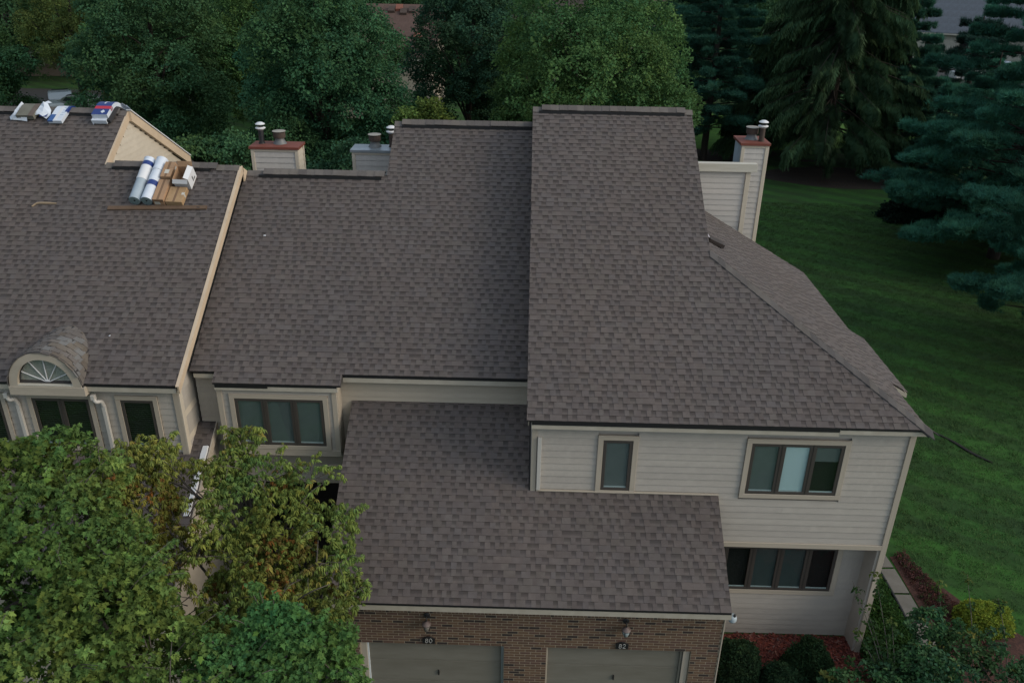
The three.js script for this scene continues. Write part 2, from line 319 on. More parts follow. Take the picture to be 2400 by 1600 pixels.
function eaveTrim(house, x0, x1, yEdge, zEdge, gap, fh, seed, wavy = 0.01) { // black gap left by the removed gutter, then the fascia
  part('drip_strip', boxGeo(x0 + 0.01, x1 - 0.01, yEdge - gap - 0.01, yEdge - 0.006, zEdge - 0.05, zEdge - 0.006), M.black, house);
  const mb = new MB(), n = Math.max(2, Math.round((x1 - x0) / 0.3)), yt = (x) => yEdge - gap + wavy * (fbm(x * 1.1, seed, 0, 2) - 0.5) * 2, yb = yEdge - gap - fh;
  for (let i = 0; i < n; i++) {
    const a = lerp(x0, x1, i / n), b = lerp(x0, x1, (i + 1) / n), z = zEdge - 0.015, za = z + 0.012 * (fbm(a * 1.7, seed + 9) - 0.5), zb = z + 0.012 * (fbm(b * 1.7, seed + 9) - 0.5);
    mb.quad(V3(a, yb, z), V3(b, yb, z), V3(b, yt(b), zb), V3(a, yt(a), za)).quad(V3(a, yt(a), za), V3(b, yt(b), zb), V3(b, yt(b) - 0.004, z - 0.025), V3(a, yt(a) - 0.004, z - 0.025));
    mb.quad(V3(b, yb, z), V3(a, yb, z), V3(a, yb, z - 0.22), V3(b, yb, z - 0.22));
  }
  mb.quad(V3(x0, yb, z0c(zEdge)), V3(x0, yb, zEdge - 0.015), V3(x0, yt(x0), zEdge - 0.015), V3(x0, yt(x0), z0c(zEdge)));
  mb.quad(V3(x1, yb, zEdge - 0.015), V3(x1, yb, z0c(zEdge)), V3(x1, yt(x1), z0c(zEdge)), V3(x1, yt(x1), zEdge - 0.015));
  part('fascia', mb.geo(), M.fascia, house);
}
function z0c(z) { return z - 0.22; }
function cornerBoard(house, x0, x1, y0, y1, z0, z1, m = M.trim) { return part('corner_board', trimBox(x0, x1, y0, y1, z0, z1), m, house); }

// ---------------------------------------------------------------- ground
const groundY = (x, z) => { const k = sm(Math.max(0, Math.min(1, (z + 0.2) / 1.6))) * sm(Math.max(0, Math.min(1, (5.6 - x) / 1.4))); return -0.62 * k + 0.10 * (fbm(x * 0.05 + 40, z * 0.05, 3, 2) - 0.5) * sm(Math.min(1, Math.max(0, (-z - 12) / 10))); };
const lawnTex = tex(1024, (u, v) => { // 12 m tile
  const big = wrapNoise(u * 4, v * 4, 4, 4), mid = wrapNoise(u * 24, v * 24, 24, 4), fine = hash3(u * 1024, v * 1024, 9), bare = Math.max(0, wrapNoise(u * 7 + 3, v * 7, 7, 5) - 0.58) * 1.8;
  const k = 0.62 + 0.07 * Math.sign(Math.sin(v * 2 * Math.PI * 8)) * Math.min(1, Math.abs(Math.sin(v * 2 * Math.PI * 8)) * 4) + 0.25 * big + 0.28 * (mid - 0.4) + 0.16 * (fine - 0.5);
  return [lerp(0.27, 0.36, bare + 0.5 * (big - 0.5)) * k * 1.05, lerp(0.46, 0.42, bare) * k * 1.05, lerp(0.17, 0.20, bare) * k];
});
{
  const xs = [], zs = [];
  for (let x = -400; x <= 400;) { xs.push(x); x += Math.abs(x) < 30 ? 1.25 : Math.abs(x) < 90 ? 5 : 40; }
  for (let z = -700; z <= 60;) { zs.push(z); z += z > -52 && z < 20 ? 1.25 : z > -150 ? 7 : 50; }
  const pos = [], uv = [], idx = [];
  for (const z of zs) for (const x of xs) { pos.push(x, groundY(x, z), z); const c = Math.cos(0.62), s = Math.sin(0.62); uv.push((x * c + z * s) / 12, (z * c - x * s) / 12); }
  const n = xs.length; for (let j = 0; j + 1 < zs.length; j++) for (let i = 0; i + 1 < n; i++) { const a = j * n + i; idx.push(a, a + n, a + 1, a + 1, a + n, a + n + 1); }
  const g = new THREE.BufferGeometry(); g.setAttribute('position', new THREE.Float32BufferAttribute(pos, 3)); g.setAttribute('uv', new THREE.Float32BufferAttribute(uv, 2)); g.setIndex(idx); g.computeVertexNormals();
  structure('lawn', g, mat([0.36, 0.54, 0.30], { roughness: 1, map: lawnTex }));
}
function sheet(name, pts, y, m, seg) { // a flat polygon on the ground
  const s = new THREE.Shape(pts.map(([x, z]) => new THREE.Vector2(x, -z))), g = new THREE.ShapeGeometry(s); g.rotateX(-Math.PI / 2);
  const u = g.attributes.uv, p = g.attributes.position; for (let i = 0; i < p.count; i++) { p.setY(i, y); u.setXY(i, p.getX(i), p.getZ(i)); }
  g.computeVertexNormals(); return structure(name, g, m);
}
const blob = (cx, cz, rx, rz, seed, n = 40) => Array.from({ length: n }, (_, i) => { const a = i / n * 2 * Math.PI, k = 0.86 + 0.3 * fbm(Math.cos(a) * 1.6 + seed, Math.sin(a) * 1.6, 0, 3); return [cx + rx * k * Math.cos(a), cz + rz * k * Math.sin(a)]; });
sheet('mulch_bed', [[4.1, -2.02], [7.24, -2.02], [7.5, -1.2], [8.1, -0.3], [8.3, 0.8], [7.4, 1.8], [5.2, 1.9], [4.0, 0.4]], 0.014, M.mulch);
sheet('mulch_bed', [[9.22, -4.7], [9.5, -4.75], [10.3, -3.2], [11.4, -1.9], [12.2, 0.2], [11.6, 1.8], [9.3, 1.8], [9.25, -1.0]], 0.014, mat([0.12, 0.05, 0.036], { roughness: 1, map: mulchTex }));
sheet('driveway', [[-4.0, 0.02], [4.0, 0.02], [4.4, 18], [-4.6, 18]], -0.60, M.asphalt);
sheet('parking_lot', [[-62, -54], [-30, -54], [-28, -66], [-64, -68]], 0.03, M.asphalt);
sheet('parking_lot', [[38, -76], [100, -94], [112, -124], [56, -112]], 0.03, M.asphalt);
sheet('bare_earth', blob(16, -43, 9, 3.0, 3), 0.02, mat([0.075, 0.052, 0.036], { roughness: 1, map: mulchTex }));
sheet('bare_earth', blob(20.5, -41.0, 5.5, 2.6, 8), 0.024, mat([0.06, 0.045, 0.033], { roughness: 1, map: mulchTex }));
sheet('bare_earth', blob(11.0, -47.5, 6.5, 3.5, 5), 0.028, mat([0.06, 0.043, 0.03], { roughness: 1, map: mulchTex }));
structurePaintedSunlitGrass();
function structurePaintedSunlitGrass() { sheet('painted_sunlit_grass', blob(15, -54.5, 15, 6.5, 12), 0.034, mat([0.95, 1.0, 0.36], { roughness: 1, map: lawnTex })); }  // sunlight on the far lawn put into a brighter yellow-green colour
{ // concrete garden path that curves round the corner of the house, in separate slabs with a black edging strip
  const walk = thing('garden_path', 'curved concrete garden path beside the corner of the siding house', 'path', 8.8, 0, -2); walk.userData.kind = 'structure'; delete walk.userData.category; delete walk.userData.label;
  const c = new THREE.CatmullRomCurve3([V3(8.75, 0, -6.2), V3(8.95, 0, -4.6), V3(9.0, 0, -3.2), V3(8.95, 0, -1.8), V3(8.8, 0, -0.6), V3(8.5, 0, 0.6)]);
  for (let i = 0; i < 8; i++) {
    const a = i / 8 + 0.004, b = (i + 1) / 8 - 0.004, mb = new MB(), P = (t, s, y) => { s *= 0.75; const p = c.getPoint(t), q = c.getTangent(t); return V3(p.x - q.z * s, y, p.z + q.x * s); };
    for (let k = 0; k < 3; k++) { const t0 = lerp(a, b, k / 3), t1 = lerp(a, b, (k + 1) / 3); mb.quad(P(t0, -0.24, 0.045), P(t1, -0.24, 0.045), P(t1, 0.24, 0.045), P(t0, 0.24, 0.045)).quad(P(t0, -0.24, -0.02), P(t1, -0.24, -0.02), P(t1, -0.24, 0.045), P(t0, -0.24, 0.045)).quad(P(t0, 0.24, 0.045), P(t1, 0.24, 0.045), P(t1, 0.24, -0.02), P(t0, 0.24, -0.02)); }
    part('path_slab', mb.geo(), M.concrete, walk);
  }
  const e = []; for (let i = 0; i <= 20; i++) { const p = c.getPoint(i / 20), q = c.getTangent(i / 20); e.push(V3(p.x - q.z * 0.21, 0.03, p.z + q.x * 0.21)); }
  part('path_edging', tube(e, 0.035, 6, 30), M.black, walk);
}

const CHIM = [mat([0.56, 0.53, 0.49], { roughness: 0.65, map: paintTex }), mat([0.54, 0.515, 0.48], { roughness: 0.65, map: paintTex })];
// ---------------------------------------------------------------- the end townhouse with the hip roof
const H82 = thing('townhouse', 'tall end townhouse with hip roof, grey siding and a red-capped corner chimney', 'house', 3.8, 0, -5);
{
  const x0 = 0.31, x1 = 7.39, zf = -1.6, E = [5.656, -1.40], at = onRoof(...E), xr = 3.96, hipH = 3.51, hipD = hipH / CO, ridgeD = 7.24 / CO, xF = 7.47;
  // walls
  const wall = part('wall', new MB().box(x0 + 0.01, x1 - 0.01, 2.8, 5.45, -9.48, zf - 0.055).box(x0 + 0.01, x1 - 0.3, 0, 2.8, -9.48, -2.06 - 0.055).box(x0 + 0.02, xr - 0.15, 5.45, 6.2, -9.4, -3.0).box(x1 - 0.16, x1 - 0.02, 0, 2.8, -2.2, zf - 0.01).box(0.31, 0.36, 3.5, 5.5, -9, zf - 0.02)
    .prism([V3(0.28, 5.4, -2.2), V3(0.28, 9.55, -8.64), V3(0.28, 5.4, -9.48)], V3(0.06, 0, 0)).prism([V3(xr - 0.2, 5.4, -2.2), V3(xr - 0.2, 9.55, -8.64), V3(xr - 0.2, 5.4, -9.48)], V3(0.06, 0, 0)).geo(), M.siding, H82);
  const h1 = windowUnit(H82, 1.65, 2.205, 4.035, 5.165, zf, ['blind'], 'single narrow sash with a lowered blue-grey blind'), h2 = windowUnit(H82, 4.41, 6.135, 4.04, 5.175, zf, ['blind', 'light', 'half'], 'triple sash with a bright blind in the middle and a dark lower pane beside it');
  siding(wall, 0, x0 + 0.10, x1 - 0.11, 2.87, 5.47, zf - 0.055 + 0.04, [h1, h2], 11);
  const h3 = windowUnit(H82, 3.80, 6.67, 1.26, 2.40, -2.06, ['dark', 'dark', 'dim', 'dim', 'dark'], 'row of dark sashes under the overhang', 0.11);
  siding(wall, 0, 3.5, x1 - 0.16, 0.02, 2.74, -2.06 - 0.015, [h3], 12);
  part('soffit', boxGeo(x0, x1 - 0.1, 2.72, 2.76, -2.1, zf - 0.01), M.siding, H82);
  part('band_board', trimBox(3.9, x1 - 0.1, 2.755, 2.865, zf - 0.02, zf + 0.03), M.trim, H82);
  cornerBoard(H82, x1 - 0.115, x1, 0, 5.45, zf - 0.03, zf + 0.03); cornerBoard(H82, x0, x0 + 0.10, 3.7, 5.45, zf - 0.03, zf + 0.03);
  cornerBoard(H82, x1 - 0.02, x1 + 0.012, 0, 5.45, zf - 0.13, zf - 0.03);
  part('downspout', merge([trimBox(0.425, 0.50, 4.03, 5.20, zf + 0.004, zf + 0.075)]), M.pipe, H82, 'cut-off downspout on the siding');
  eaveTrim(H82, 0.30, 5.9, 5.650, -1.40, 0.08, 0.10, 4, 0.014);
  eaveTrim(H82, 5.9, 7.535, 5.655, -1.396, 0.035, 0.105, 5, 0.002);
  // roof
  const roof = part('roof', merge([deckSlab(at, [[0.21, 0], [xF, 0], [xr, hipD], [xr, ridgeD], [0.21, ridgeD]]),
    new MB().prism([V3(0.21, 9.80, -8.64), V3(xr, 9.80, -8.64), V3(xr, 6.0, -15.2), V3(0.21, 6.0, -15.2)], V3(0, 0.06, 0)).geo(),
    new MB().prism([V3(xF, 5.60, -1.40), V3(xF, 5.60, -9.2), V3(xr - 0.05, 7.62, -9.2), V3(xr - 0.05, 7.62, -4.95)], V3(0, 0.05, 0)).geo()]), M.deck, H82);
  shingles(roof, at(0.21, 0), X, FRONT_US, ridgeD, (d) => [[0, d < hipD ? xF - 0.21 - d * CO : xr - 0.21]], 210, 21, (p) => p.d * 3 + p.X0 * 0.01);
  // hip face to the lawn: eave along -z, longer over the side bay
  const us = V3(-CO, SI, 0), ax = V3(0, 0, -1), hy = (x) => 5.656 + T * (7.47 - x);
  shingles(roof, V3(7.47, 5.656, -1.40), ax, us, (xF - xr) / CO, (d) => [[d * CO, 8.1 - 0.28 + 0.0 * d]], 60, 22, (p) => p.d * 3 + p.X0);
  shingles(roof, V3(7.86, hy(7.86), -1.40), ax, us, 0.39 / CO + 0.02, () => [[1.80, 4.28]], 20, 23, (p) => p.X0);
  part('bay_eave', new MB().prism([V3(7.47, 5.63, -3.2), V3(7.86, 5.40, -3.2), V3(7.86, 5.40, -5.68), V3(7.47, 5.63, -5.68)], V3(0, -0.09, 0)).geo(), M.fascia, H82);
  // hip caps: lapped pieces down the hip line
  { const R = rng(31), a = V3(xr - 0.02, 5.656 + T * 3.53, -4.93), b = V3(7.50, 5.64, -1.375), L = a.distanceTo(b), dir = b.clone().sub(a).normalize(), n = Math.round(L / 0.2);
    const side = V3(1, 0, -1).normalize();
    for (let i = 0; i < n; i++) { const p = a.clone().addScaledVector(dir, i * L / n), q = a.clone().addScaledVector(dir, (i + 1) * L / n + 0.03), g = new MB(), w = 0.17, l0 = 0.022 + R() * 0.006, l1 = 0.034 + R() * 0.006;
      const wing = (c, s, l) => { const e = c.clone().addScaledVector(s > 0 ? V3(1, -T, 0) : V3(0, -T, 1), w * 0.86); return V3(e.x, e.y + l, e.z); };
      const P0 = V3(p.x, p.y + l0 + 0.012, p.z), Q0 = V3(q.x, q.y + l1 + 0.012, q.z);
      for (const s of [1, -1]) { const P1 = wing(p, s, l0), Q1 = wing(q, s, l1); g.quad(P0, Q0, Q1, P1).quad(P1, Q1, V3(Q1.x, Q1.y - 0.02, Q1.z), V3(P1.x, P1.y - 0.02, P1.z)).quad(Q0, V3(Q0.x, Q0.y - 0.012, Q0.z), V3(Q1.x, Q1.y - 0.012, Q1.z), Q1); }
      part('hip_cap', g.geo(), capMats[Math.floor(R() * 4)], roof); }
    part('hip_vent', tube([a.clone().add(V3(0.0, -0.062, 0.125)), b.clone().add(V3(-0.05, -0.062, 0.09))], 0.014, 5), M.black, roof); }
  ridgeCaps(roof, 0.21, xr, 9.885, -8.64, 41, 0.36, 3.78);
  part('rake_trim', new MB().prism([at(0.235, 0, -0.2), at(0.235, ridgeD, -0.2), at(0.235, ridgeD, -0.01), at(0.235, 0, -0.01)], V3(0.02, 0, 0)).prism([at(xr - 0.03, hipD, -0.2), at(xr - 0.03, ridgeD, -0.2), at(xr - 0.03, ridgeD, -0.01), at(xr - 0.03, hipD, -0.01)], V3(0.02, 0, 0)).geo(), M.trim, H82);
  // exhaust vent on the hip face
  { const c = V3(4.12, hy(4.12) + 0.02, -5.98), g = new MB(), u = V3(-CO, SI, 0), n = V3(SI, CO, 0), o = c.clone().addScaledVector(Z, -0.16);
    g.prism([o, o.clone().addScaledVector(u, -0.36).addScaledVector(n, 0.02), o.clone().addScaledVector(u, -0.36).addScaledVector(n, 0.10), o.clone().addScaledVector(n, 0.06)], V3(0, 0, 0.32));
    part('roof_vent', g.geo(), mat([0.035, 0.025, 0.02], { roughness: 0.6 }), H82);
    part('vent_flashing', new MB().frame(o.clone().addScaledVector(u, 0.02).addScaledVector(n, 0.062).addScaledVector(Z, 0.02), u.clone().multiplyScalar(0.16), V3(0, 0, 0.24), n.clone().multiplyScalar(0.01)).geo(), mat([0.45, 0.42, 0.46], { roughness: 0.6 }), H82); }
  // rear wing with its parapet wall
  const rear = part('rear_wall', new MB().box(2.2, 5.79, 0, 8.25, -9.70, -9.56).box(2.2, 5.79, 0, 6.2, -13, -9.70).geo(), M.cream, H82);
  siding(rear, 0, 2.6, 5.68, 6.1, 8.23, -9.56 + 0.03, [], 13, CHIM);
  cornerBoard(H82, 5.68, 5.80, 5.6, 8.25, -9.56, -9.48, M.cream);
  part('parapet_cap', trimBox(2.2, 5.93, 8.25, 8.46, -9.62, -9.42), M.capWhite, H82);
  part('rear_roof', new MB().prism([V3(2.2, 8.30, -9.62), V3(5.8, 8.30, -9.62), V3(5.8, 6.2, -13.2), V3(2.2, 6.2, -13.2)], V3(0, -0.08, 0)).geo(), M.deck, H82);
  chimney(H82, 5.62, 6.32, 5.0, 8.80, -10.05, 0.85, M.redCap, 14, 'tall siding chimney with red cap', true);
  flueCap(H82, 5.94, 8.84, -10.45, 'low'); flueCap(H82, 6.15, 8.84, -10.25, 'steel');
}
function chimney(house, x0, x1, y0, y1, zf, depth, capM, seed, label, blueSide) {
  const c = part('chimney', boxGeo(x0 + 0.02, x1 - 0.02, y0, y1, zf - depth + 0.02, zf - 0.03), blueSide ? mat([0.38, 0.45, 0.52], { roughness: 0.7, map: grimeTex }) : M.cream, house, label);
  siding(c, 0, x0 + 0.085, x1 - 0.085, y0, y1 - 0.075, zf - 0.03, [], seed, CHIM);
  if (!blueSide) siding(c, 1, -zf + 0.08, -zf + depth - 0.07, y0, y1 - 0.075, x1 - 0.02, [], seed + 1, [M.cream]);
  else part('side_panel', boxGeo(x1 - 0.03, x1 - 0.005, y0, y1, zf - depth + 0.02, zf - 0.04), M.trim, c);
  for (const [a, b] of [[x0, x0 + 0.085], [x1 - 0.085, x1]]) part('corner_board', trimBox(a, b, y0, y1, zf - 0.05, zf + 0.004), M.cream, c);
  part('corner_board', trimBox(x1 - 0.012, x1 + 0.012, y0, y1, zf - 0.09, zf - 0.002), M.cream, c); part('corner_board', trimBox(x1 - 0.012, x1 + 0.012, y0, y1, zf - depth, zf - depth + 0.08), M.cream, c);
  part('frieze_board', trimBox(x0 + 0.085, x1 - 0.085, y1 - 0.075, y1, zf - 0.04, zf), M.cream, c);
  const g = new MB(), o = 0.035, zb = zf - depth; // cap pan with a slight fall to the sides
  g.prism([V3(x0 - o, y1 - 0.01, zf + o), V3(x1 + o, y1 - 0.01, zf + o), V3(x1 + o, y1 - 0.01, zb - o), V3(x0 - o, y1 - 0.01, zb - o)], V3(0, 0.06, 0));
  const m = V3((x0 + x1) / 2, y1 + 0.085, (zf + zb) / 2), q = [V3(x0 - o, y1 + 0.051, zf + o), V3(x1 + o, y1 + 0.051, zf + o), V3(x1 + o, y1 + 0.051, zb - o), V3(x0 - o, y1 + 0.051, zb - o)];
  for (let i = 0; i < 4; i++) g.tri(q[i], q[(i + 1) % 4], m);
  part('cap', g.geo(), capM, c);
}
function flueCap(house, x, y, z, kind) {
  if (kind === 'low') {
    const f = part('flue', lathe([[0.19, 0], [0.13, 0.10], [0.115, 0.14], [0.115, 0.20]], 24, x, y, z), mat([0.17, 0.18, 0.19], { roughness: 0.55, metalness: 0.3, map: grimeTex }), house);
    part('flue_hood', lathe([[0.13, 0.17], [0.155, 0.18], [0.155, 0.31], [0.14, 0.315], [0.14, 0.19]], 24, x, y, z), M.rust, f);
    part('flue_lid', lathe([[0, 0.355], [0.17, 0.345], [0.172, 0.332], [0, 0.33]], 24, x, y, z), mat([0.30, 0.28, 0.24], { roughness: 0.7 }), f);
  } else {
    const f = part('flue', lathe([[0.10, 0], [0.068, 0.05], [0.068, 0.42]], 20, x, y, z), kind === 'steel' ? M.rust : M.darkMetal, house);
    part('flue_ring', lathe([[0.07, 0.36], [0.125, 0.40], [0.13, 0.42], [0.075, 0.44]], 24, x, y, z), M.white, f);
    part('flue_lid', lathe([[0, 0.565], [0.06, 0.555], [0.12, 0.52], [0.125, 0.50], [0.05, 0.49]], 24, x, y, z), M.white, f);
  }
}

// ---------------------------------------------------------------- the middle townhouse
const H80 = thing('townhouse', 'middle townhouse with stepped ridge, two rear chimneys and a triple bay window', 'house', -3.2, 0, -6);
{
  const E = [5.638, -3.01], at = onRoof(...E), xl = -6.56, xs = -3.2, xr = 0.27, rD = 6.33 / CO, lD = 4.777 / CO, zw = -3.21;
  const wall = part('wall', new MB().box(xl, xr, 2.93, 5.46, -12, zw - 0.055).box(xl, -3.6, 0, 2.93, -12, -6.0).box(-3.45, xr, 0, 4.9, -12, zw - 0.06).prism([V3(xs + 0.05, 5.4, -3.6), V3(xs + 0.05, 9.0, -9.34), V3(xs + 0.05, 5.4, -12)], V3(0.06, 0, 0)).geo(), M.siding, H80);
  siding(wall, 0, xl, -6.0, 3.9, 5.46, zw - 0.015, [], 52); siding(wall, 0, -3.62, xr - 0.02, 3.2, 5.46, zw - 0.015, [], 53, [M.sidingC, M.trim]);
  siding(wall, 0, -6.2, -3.58, 2.96, 3.80, zw - 0.015, [], 54);
  part('frieze_board', trimBox(-6.2, -3.5, 2.86, 2.95, zw - 0.03, zw + 0.01), M.trim, H80);
  part('entry_recess', new MB().box(xl, -3.6, 2.80, 2.86, -6, -3.26).box(xl, -3.5, 0, 2.8, -6.0, -5.9).box(-3.6, -3.46, 0, 2.8, -5.9, -3.24).box(-6.4, -3.5, -0.05, 0.06, -5.9, -0.4).geo(), mat([0.035, 0.030, 0.028]), H80);  // deep shade of the entry is put into this dark brown colour
  // bay with three sashes
  const zb = -2.87, bx0 = -6.02, bx1 = -3.60, bay = part('bay', boxGeo(bx0 + 0.02, bx1 - 0.02, 3.80, 5.36, zw - 0.05, zb - 0.05), M.sidingB, H80);
  const hw = windowUnit(H80, -5.68, -3.89, 4.03, 5.125, zb, ['blind', 'blind', 'blind'], 'triple bay window with lowered blue-grey blinds', 0.10);
  siding(bay, 0, bx0 + 0.1, bx1 - 0.1, 3.92, 5.36, zb - 0.015, [hw], 55);
  for (const [a, b] of [[bx0, bx0 + 0.105], [bx1 - 0.105, bx1]]) cornerBoard(H80, a, b, 3.80, 5.36, zb - 0.03, zb + 0.025);
  cornerBoard(H80, bx1 - 0.02, bx1 + 0.012, 3.80, 5.36, zb - 0.34, zb - 0.03, M.trim); cornerBoard(H80, bx0 - 0.012, bx0 + 0.02, 3.80, 5.36, zb - 0.34, zb - 0.03, M.siding);
  part('bay_skirt', trimBox(bx0, bx1, 3.78, 3.93, zb - 0.03, zb + 0.03), M.trim, H80);
  // eaves
  eaveTrim(H80, -3.49, 0.22, 5.632, -3.01, 0.062, 0.12, 61, 0.012); eaveTrim(H80, -6.5, -6.03, 5.632, -3.01, 0.05, 0.11, 62, 0.002);
  eaveTrim(H80, -6.02, -3.56, 5.497, -2.775, 0.05, 0.11, 63, 0.006);
  part('drip_strip', boxGeo(-6.01, -4.95, 5.395, 5.45, -2.79, -2.783), M.black, H80);
  const roof = part('roof', merge([deckSlab(at, [[xl, 0], [xr, 0], [xr, rD], [xs, rD], [xs, lD], [xl, lD]]), deckSlab(at, [[-6.05, -0.274], [-3.49, -0.274], [-3.49, 0], [-6.05, 0]]),
    new MB().prism([V3(xs, 9.25, -9.34), V3(xr, 9.25, -9.34), V3(xr, 7.0, -13.2), V3(xs, 7.0, -13.2)], V3(0, 0.06, 0)).prism([V3(xl, 8.35, -7.79), V3(xs, 8.35, -7.79), V3(xs, 6.6, -10.8), V3(xl, 6.6, -10.8)], V3(0, 0.06, 0)).geo()]), M.deck, H80);
  const bd = 0.274;
  shingles(roof, at(xl, -bd), X, FRONT_US, rD + bd, (d) => d < bd ? [[-6.05 - xl, -3.49 - xl]] : d < lD + bd ? [[0, xr - xl]] : [[xs - xl, xr - xl]], 290, 64, (p) => p.d);
  ridgeCaps(roof, xl + 0.06, xs - 0.06, 8.437, -7.79, 65, xl + 0.36, xs - 0.12); ridgeCaps(roof, xs, 0.22, 9.342, -9.34, 66, xs + 0.2, 0.2);
  part('rake_trim', new MB().prism([at(xs + 0.01, lD, -0.2), at(xs + 0.01, rD, -0.2), at(xs + 0.01, rD, -0.01), at(xs + 0.01, lD, -0.01)], V3(0.02, 0, 0)).geo(), M.trim, H80);
  chimney(H80, -7.02, -5.80, 5.0, 8.53, -9.7, 0.62, M.redCap, 71, 'siding chimney with a rusty red metal cap and two flues');
  flueCap(H80, -6.80, 8.58, -10.02, 'dark'); flueCap(H80, -6.33, 8.58, -10.02, 'low');
  chimney(H80, -4.41, -3.2, 5.0, 8.50, -9.7, 0.62, M.galv, 73, 'siding chimney with a bare galvanised cap');
  flueCap(H80, -3.85, 8.55, -10.0, 'low'); flueCap(H80, -3.42, 8.55, -10.05, 'steel');
}

// ---------------------------------------------------------------- the garage in front, brick face and two doors
const GAR = thing('garage', 'attached double garage with dark brick front under a wide shingle roof', 'garage', 0.3, -0.6, -1.2);
{
  const E = [2.85, 0.35], at = onRoof(...E), xl = -3.377, xr = 3.92, dU = 1.953 / CO, dM = 3.564 / CO;
  part('side_wall', new MB().box(-3.10, -2.95, -0.6, 2.55, -3.2, -0.05).box(3.80, 3.92, -0.6, 2.55, -2.0, -0.02).geo(), M.siding, GAR);
  part('corner_trim', trimBox(3.925, 3.95, -0.6, 2.6, -0.06, 0.012), M.trim, GAR);
  const doors = [[-2.70, -0.19], [0.735, 3.25]], head = 1.535;
  const wall = part('brick_wall', new MB().box(-3.06, 3.925, head + 0.004, 2.62, -0.12, -0.006).box(-3.06, -2.84, -0.6, head + 0.004, -0.12, -0.006).box(-0.12, 0.69, -0.6, head + 0.004, -0.12, -0.006).box(3.40, 3.925, -0.6, head + 0.004, -0.12, -0.006).geo(), M.mortar, GAR);
  { // bricks one by one, the rest of the small ones joined
    const R = rng(81), bg = new RoundedBoxGeometry(1, 1, 1, 1, 0.06), unit = plain(bg), C = 0.0637, BL = 0.2032, rest = {}, all = [];
    for (let k = 0; k < 13; k++) { const h = k === 12; if (!h) { const y = head + 0.004 + k * C; const off = k % 2 ? 0.05 : 0.15; for (let x = -3.06 - off; x < 3.925; x += BL) { const a = Math.max(x, -3.06) + 0.006, b = Math.min(x + BL, 3.925) - 0.006; if (b - a > 0.02) all.push([a, b, y + 0.006, y + C - 0.006]); } }
      else for (let x = -3.06; x < 3.925; x += BL / 3) all.push([x + 0.0045, Math.min(x + BL / 3, 3.925) - 0.0045, head + 0.004 + 12 * C + 0.0045, head + 12 * C + 0.16]); }
    for (let k = 1; k < 33; k++) { const y = head + 0.004 - k * C; for (const [p0, p1] of [[-0.12, 0.69], [3.40, 3.925], [-3.06, -2.84]]) { const off = k % 2 ? 0.1 : 0; for (let x = p0 - off; x < p1; x += BL) { const a = Math.max(x, p0) + 0.006, b = Math.min(x + BL, p1) - 0.006; if (b - a > 0.02) all.push([a, b, y + 0.006, y + C - 0.006]); } } }
    all.forEach(([a, b, c, d], i) => {
      const mi = R() < 0.09 ? 4 : Math.floor(R() * 4) + (R() < 0.15 ? 1 : 0), m = M.brick[mi === 4 ? 4 : Math.min(mi, 5)], zz = (R() - 0.5) * 0.003, big = c > 0.4 && i % 13 !== 99;
      const inst = new THREE.Matrix4().makeScale(b - a, d - c, 0.03).setPosition((a + b) / 2, (c + d) / 2, -0.0175 + zz * 0.7);
      if (wall.children.length < 300 && (b - a) > 0.09 && c > 0.9) { const e = fin(new THREE.Mesh(unit, m)); e.name = 'brick'; e.applyMatrix4(inst); wall.add(e); }
      else (rest[M.brick.indexOf(m)] ??= []).push(unit.clone().applyMatrix4(inst));
    });
    const cols = []; const gs = Object.entries(rest).flatMap(([i, l]) => l.map((g) => { const c = M.brick[i].color, n = g.attributes.position.count, a = new Float32Array(n * 3); for (let q = 0; q < n; q++) { a[q * 3] = c.r; a[q * 3 + 1] = c.g; a[q * 3 + 2] = c.b; } g.setAttribute('color', new THREE.BufferAttribute(a, 3)); return g; }));
    const f = part('brick_field', mergeGeometries(gs), mat([1, 1, 1], { vertexColors: true, map: brickTex, roughness: 0.9 }), wall); f.userData.kind = 'stuff';
  }
  doors.forEach(([a, b], i) => {
    const d = part('garage_door', boxGeo(a - 0.1, b + 0.1, -0.6, head + 0.05, -0.16, -0.13), M.door, GAR);
    for (let k = 0; k < 4; k++) part('door_panel', trimBox(a - 0.02, b + 0.02, -0.6 + k * 0.537 + 0.003, -0.6 + (k + 1) * 0.537 - 0.003, -0.13, -0.108), M.door, d);
    part('door_jamb', trimBox(a - 0.145, a - 0.02, -0.6, head, -0.10, -0.045), M.trim, GAR); part('door_jamb', trimBox(b + 0.02, b + 0.145, -0.6, head, -0.10, -0.045), i ? M.trim : M.galv, GAR);
    part('door_stop', trimBox(i ? b - 0.03 : a - 0.03, i ? b + 0.01 : a + 0.01, -0.6, head - 0.005, -0.106, -0.07), i ? M.door : M.sillWhite, GAR);
    part('door_handle', trimBox((a + b) / 2 + (i ? 0 : 0.06), (a + b) / 2 + (i ? 0.025 : 0.085), 0.66, 0.78, -0.106, -0.075), M.black, d);
  });
  eaveTrim(GAR, -3.34, 3.93, 2.845, 0.35, 0.034, 0.135, 82, 0.003);
  const roof = part('roof', deckSlab(at, [[xl, 0], [xr, 0], [xr, dU], [0.31, dU], [0.31, dM], [xl, dM]]), M.deck, GAR);
  shingles(roof, at(xl, 0), X, FRONT_US, dM - 0.01, (d) => d < dU ? [[0, xr - xl]] : [[0, 0.28 - xl]], 290, 83, (p) => p.d);
